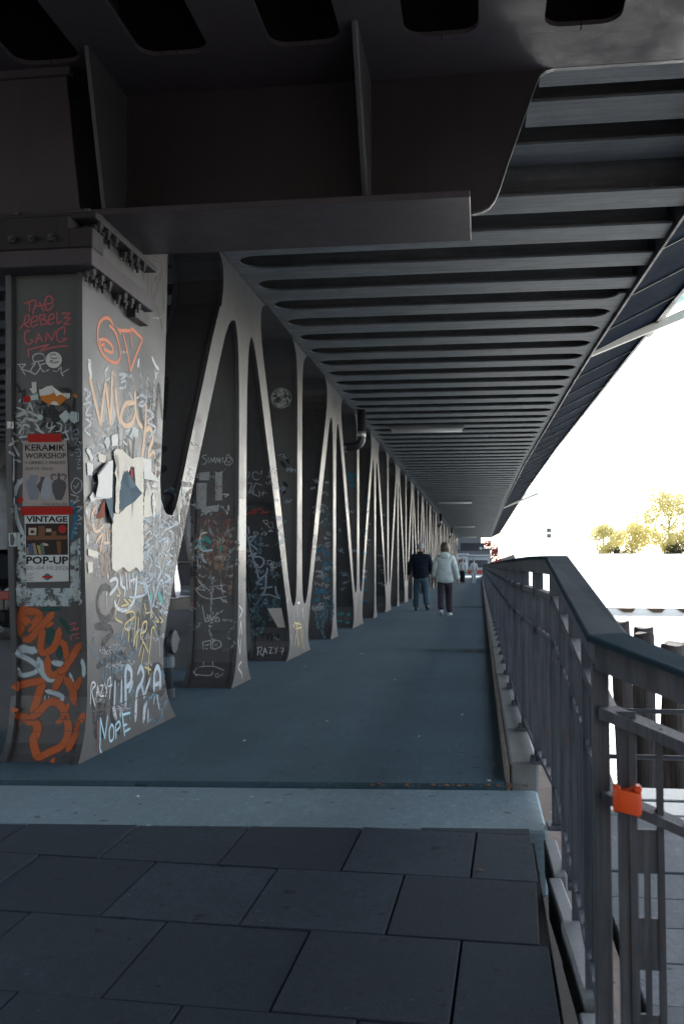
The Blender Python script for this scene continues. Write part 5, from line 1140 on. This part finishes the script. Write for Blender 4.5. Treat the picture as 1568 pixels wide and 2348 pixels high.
kiosk('white stall with green panel at the end of the walkway', -2.6, 116, 2.2, 2.4, M['stall'], M['stall'], M['kgreen']); kiosk('white stall with red panel nearest the quay edge', -.2, 119, 2.6, 2.3, M['stall'], M['stall'], M['kred']); kiosk('low white stall with dark roof behind the others', -1.2, 128, 5.0, 3.2, M['signdark'], M['signdark'], M['stall'])
db = thing('far_building', 'dark building front with a row of windows closing the walkway', 'building', (-3, 150, -.04))
MB().box(-10, 3.2, 0, 8, 0, 6.2).obj('wall', M['signdark'], db)
for i in range(9): MB().box(-9.4+1.4*i, -8.5+1.4*i, -.06, -.01, 3.3, 4.5).obj('window', M['glassd'], db)
MB().box(-10, 3.2, -.05, -.01, 2.5, 3.0).obj('sign_band', M['stall'], db)

# ------------------------------------------------------------------ trees
def leafmat(name, c, c2):
    t = NT(name); p = t.pos(); f = t.noise(p, .5, 3, .6); t.set(t.mix(f, c, c2), .6, .3)
    tl = t.n('ShaderNodeBsdfTranslucent'); t.l(t.mix(f, scl(c, 1.3), scl(c2, 1.3)), tl.inputs[0]); ad = t.n('ShaderNodeMixShader'); ad.inputs[0].default_value = .35
    t.l(t.b.outputs[0], ad.inputs[1]); t.l(tl.outputs[0], ad.inputs[2]); t.l(ad.outputs[0], t.out.inputs['Surface']); return t.m
M['leaf'] = leafmat('autumn_leaf', (.62, .53, .22), (.44, .41, .17)); M['leafdark'] = leafmat('shrub_leaf', (.05, .055, .02), (.03, .035, .012)); M['leafred'] = leafmat('red_leaf', (.13, .012, .008), (.08, .008, .006)); M['bark'] = plain('bark', (.05, .04, .032), .9, .5, 4)
def tree(label, x, y, z, h, rad, n, leaf, seed, size):
    q = thing('tree', label, 'tree', (x, y, z), 'trees on the far bank' if leaf != 'leafred' else None); rr = random.Random(seed)
    tb = MB().tube([(0, 0, -.3), (.05, 0, h*.2), (-.1, .05, h*.45), (0, 0, h*.75)], [h*.022, h*.018, h*.012, h*.004], 8)
    cl = []
    for i in range(34):
        a = rr.uniform(0, 6.28); zz = rr.uniform(.10, .98); r_ = rad*math.sin(min(1, (zz-.1)*1.25)*math.pi*.86)*rr.uniform(.35, 1.0)
        c = Vector((math.cos(a)*r_, math.sin(a)*r_, h*zz)); cl.append((c, rad*rr.uniform(.22, .40)))
        if i < 12: tb.tube([(0, 0, h*zz*.55), tuple(c*.6+Vector((0, 0, h*zz*.2))), tuple(c)], [h*.008, h*.005, h*.002], 5)
    tb.obj('trunk', M['bark'], q, fix=False)
    mb = MB()
    for i in range(n):
        c, r_ = rr.choice(cl); d = Vector((rr.gauss(0, 1), rr.gauss(0, 1), rr.gauss(0, .8))).normalized()*r_*rr.uniform(.5, 1)**.6
        p = c+d; u = Vector((rr.gauss(0, 1), rr.gauss(0, 1), rr.gauss(0, 1))).normalized(); v = u.orthogonal().normalized(); s_ = size*rr.uniform(.6, 1.3)
        mb.add([p-u*s_, p+v*s_*.5, p+u*s_, p-v*s_*.5], [(0, 1, 2, 3)])
    mb.obj('crown', M[leaf], q, fix=False)
BY = 250.0
tree('large round tree with yellowing crown on the far bank', 45.5, BY, 3.6, 15.0, 8.4, 9000, 'leaf', 2, .34); tree('tree at the right edge of the picture on the far bank', 55.5, BY+4, 3.6, 11.5, 7.5, 6000, 'leaf', 9, .34); tree('low spreading tree between the bush and the large tree', 37.5, BY+6, 3.5, 7.5, 6.0, 4200, 'leaf', 12, .32); tree('low bushy tree left of the large round tree', 30.0, BY, 3.4, 7.0, 5.2, 3600, 'leaf', 5, .30)
tree('small red leaved tree at the end of the quay', .2+1.2, 135, -.04, 4.6, 1.6, 1300, 'leafred', 6, .15)
tree('dark low shrub under the large round tree', 46.5, BY-4, 3.5, 2.2, 4.2, 1200, 'leafdark', 15, .26); tree('dark low shrub in front of the bushy tree', 33.0, BY-4, 3.5, 1.5, 2.6, 700, 'leafdark', 16, .24)
# pale building and a crane mast on the far bank
fb = thing('far_building', 'pale waterfront building with a few dark windows across the water', 'building', (17.5, 262, 3.9))
MB().box(-5, 5, 0, 12, 0, 9).obj('wall', M['warmwhite'], fb); MB().box(-5.3, 5.3, -.3, 12.3, 9, 9.3).obj('roof', M['warmwhite'], fb)
for i, (x_, z_) in enumerate(((-4.2, 6.0), (.2, 5.9), (.2, 4.5), (4.0, 6.0), (-2.6, 3.6))):
    MB().box(x_-.5, x_+.5, -.06, -.01, z_, z_+(.9 if i in (1, 2) else .45)).obj('window', M['glassd'] if i in (1, 2) else M['armp'], fb)
MB().box(-1.0, 2.2, -1.2, -.01, 3.2, 3.3).obj('balcony', M['armp'], fb)
cr = thing('crane_jib', 'thin slanting crane jib standing left of the bushy tree', 'crane', (30.5, 256, 3.9)); MB().tube([(0, 0, 0), (0, 0, 8)], .12, 6).obj('mast', M['armp'], cr); MB().tube([(0, 0, 8), (-1.6, 0, 12.5)], .10, 6).obj('jib', M['armp'], cr)

# ------------------------------------------------------------------ litter and painted shadow bands
M['litter'] = plain('litter_paper', (.6, .6, .58), .7); M['leafdry'] = plain('dry_leaf', (.16, .08, .04), .8)
lit = [(1100, 1998, 'slab', .014), (1265, 1865, 'strip', .012), (315, 1828, 'strip', .012), (750, 1655, 'w', .016), (1000, 1612, 'w', .014), (560, 1700, 'w', .012), (830, 1500, 'w', .02), (1060, 1640, 'w', .016), (640, 1740, 'w', .012), (905, 1560, 'w', .012), (1120, 1792, 'w', .014), (700, 1530, 'w', .014), (1080, 1440, 'w', .02), (960, 1690, 'w', .011)]
for i, (x, y, kind, s_) in enumerate(lit):
    if kind == 'slab':
        p = hit(x, y, 'Z', -.025); p.z = -SLOPE*(4.45-p.y)+.003
    else:
        p = hit(x, y, 'Z', 0.0 if kind == 'w' else -.012); p.z += .002
    rr = random.Random(i); n = 6; vs_ = [(math.cos(a)*s_*rr.uniform(.6, 1.3), math.sin(a)*s_*rr.uniform(.6, 1.3), rr.uniform(0, .006)) for a in [2*math.pi*j/n for j in range(n)]]
    o = MB().add([(0, 0, .008)]+vs_, [(0, j+1, (j+1) % n+1) for j in range(n)]).obj('litter', M['litter'] if i % 4 else M['leafdry'], None, loc=p, fix=False)
    tag(o, 'tiny scrap of litter lying on the ground of the walkway', 'litter', 'bits of litter on the ground')
rr = random.Random(11); mb = MB()
for i in range(60):
    near = i < 40; px, py, pz = (rr.uniform(-.6, .26) if near else rr.uniform(.04, .122)), (rr.uniform(5.33, 5.47) if near else rr.uniform(5.6, 16)), (.003 if not near else -.008)
    if near: py = 5.36+px*.09+rr.uniform(-.03, .05)
    s_ = rr.uniform(.35, 1.0); an = rr.uniform(0, 6)
    mb.add([(px+(math.cos(an)*u-math.sin(an)*v)*s_, py+(math.sin(an)*u+math.cos(an)*v)*s_, pz+z*s_) for u, v, z in [(0, 0, .012), (.02, 0, .002), (.006, .018, .006), (-.018, .01, .002), (-.01, -.016, .005), (.012, -.014, .001)]], [(0, 1, 2), (0, 2, 3), (0, 3, 4), (0, 4, 5), (0, 5, 1)])
o = mb.obj('leaf_litter', M['leafdry'], None, fix=False); o['kind'] = 'stuff'; tag(o, 'dry leaf litter gathered in the joint and along the kerb', 'leaf litter')
# shadow bands by the kerb, painted as dark sheets that fade out
t = NT('shade_band'); tc = t.n('ShaderNodeTexCoord'); sx_ = t.n('ShaderNodeSeparateXYZ'); t.l(tc.outputs['Generated'], sx_.inputs[0])
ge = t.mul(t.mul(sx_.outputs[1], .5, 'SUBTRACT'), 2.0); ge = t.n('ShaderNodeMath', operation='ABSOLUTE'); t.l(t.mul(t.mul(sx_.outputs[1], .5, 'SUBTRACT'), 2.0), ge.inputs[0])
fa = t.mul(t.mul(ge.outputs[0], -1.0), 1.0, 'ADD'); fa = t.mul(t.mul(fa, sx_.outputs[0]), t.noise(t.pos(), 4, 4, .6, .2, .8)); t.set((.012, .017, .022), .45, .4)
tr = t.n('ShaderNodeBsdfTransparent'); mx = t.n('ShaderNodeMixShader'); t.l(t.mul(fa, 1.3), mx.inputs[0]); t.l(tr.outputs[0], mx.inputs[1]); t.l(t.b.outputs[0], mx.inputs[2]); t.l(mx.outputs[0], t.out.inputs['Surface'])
for y, hw_, lab in ((13.6, .55, 'nearest painted shadow band spreading across the asphalt from the kerb'), (28.0, 1.0, 'second painted shadow band farther along the walkway by the kerb')):
    o = MB().add([(-1.3, y-hw_, .004), (.12, y-hw_, .004), (.12, y+hw_, .004), (-1.3, y+hw_, .004)], [(0, 1, 2, 3)]).obj('shade_band', t.m, None, fix=False); tag(o, lab, 'stain')  # this stain is a painted shadow band
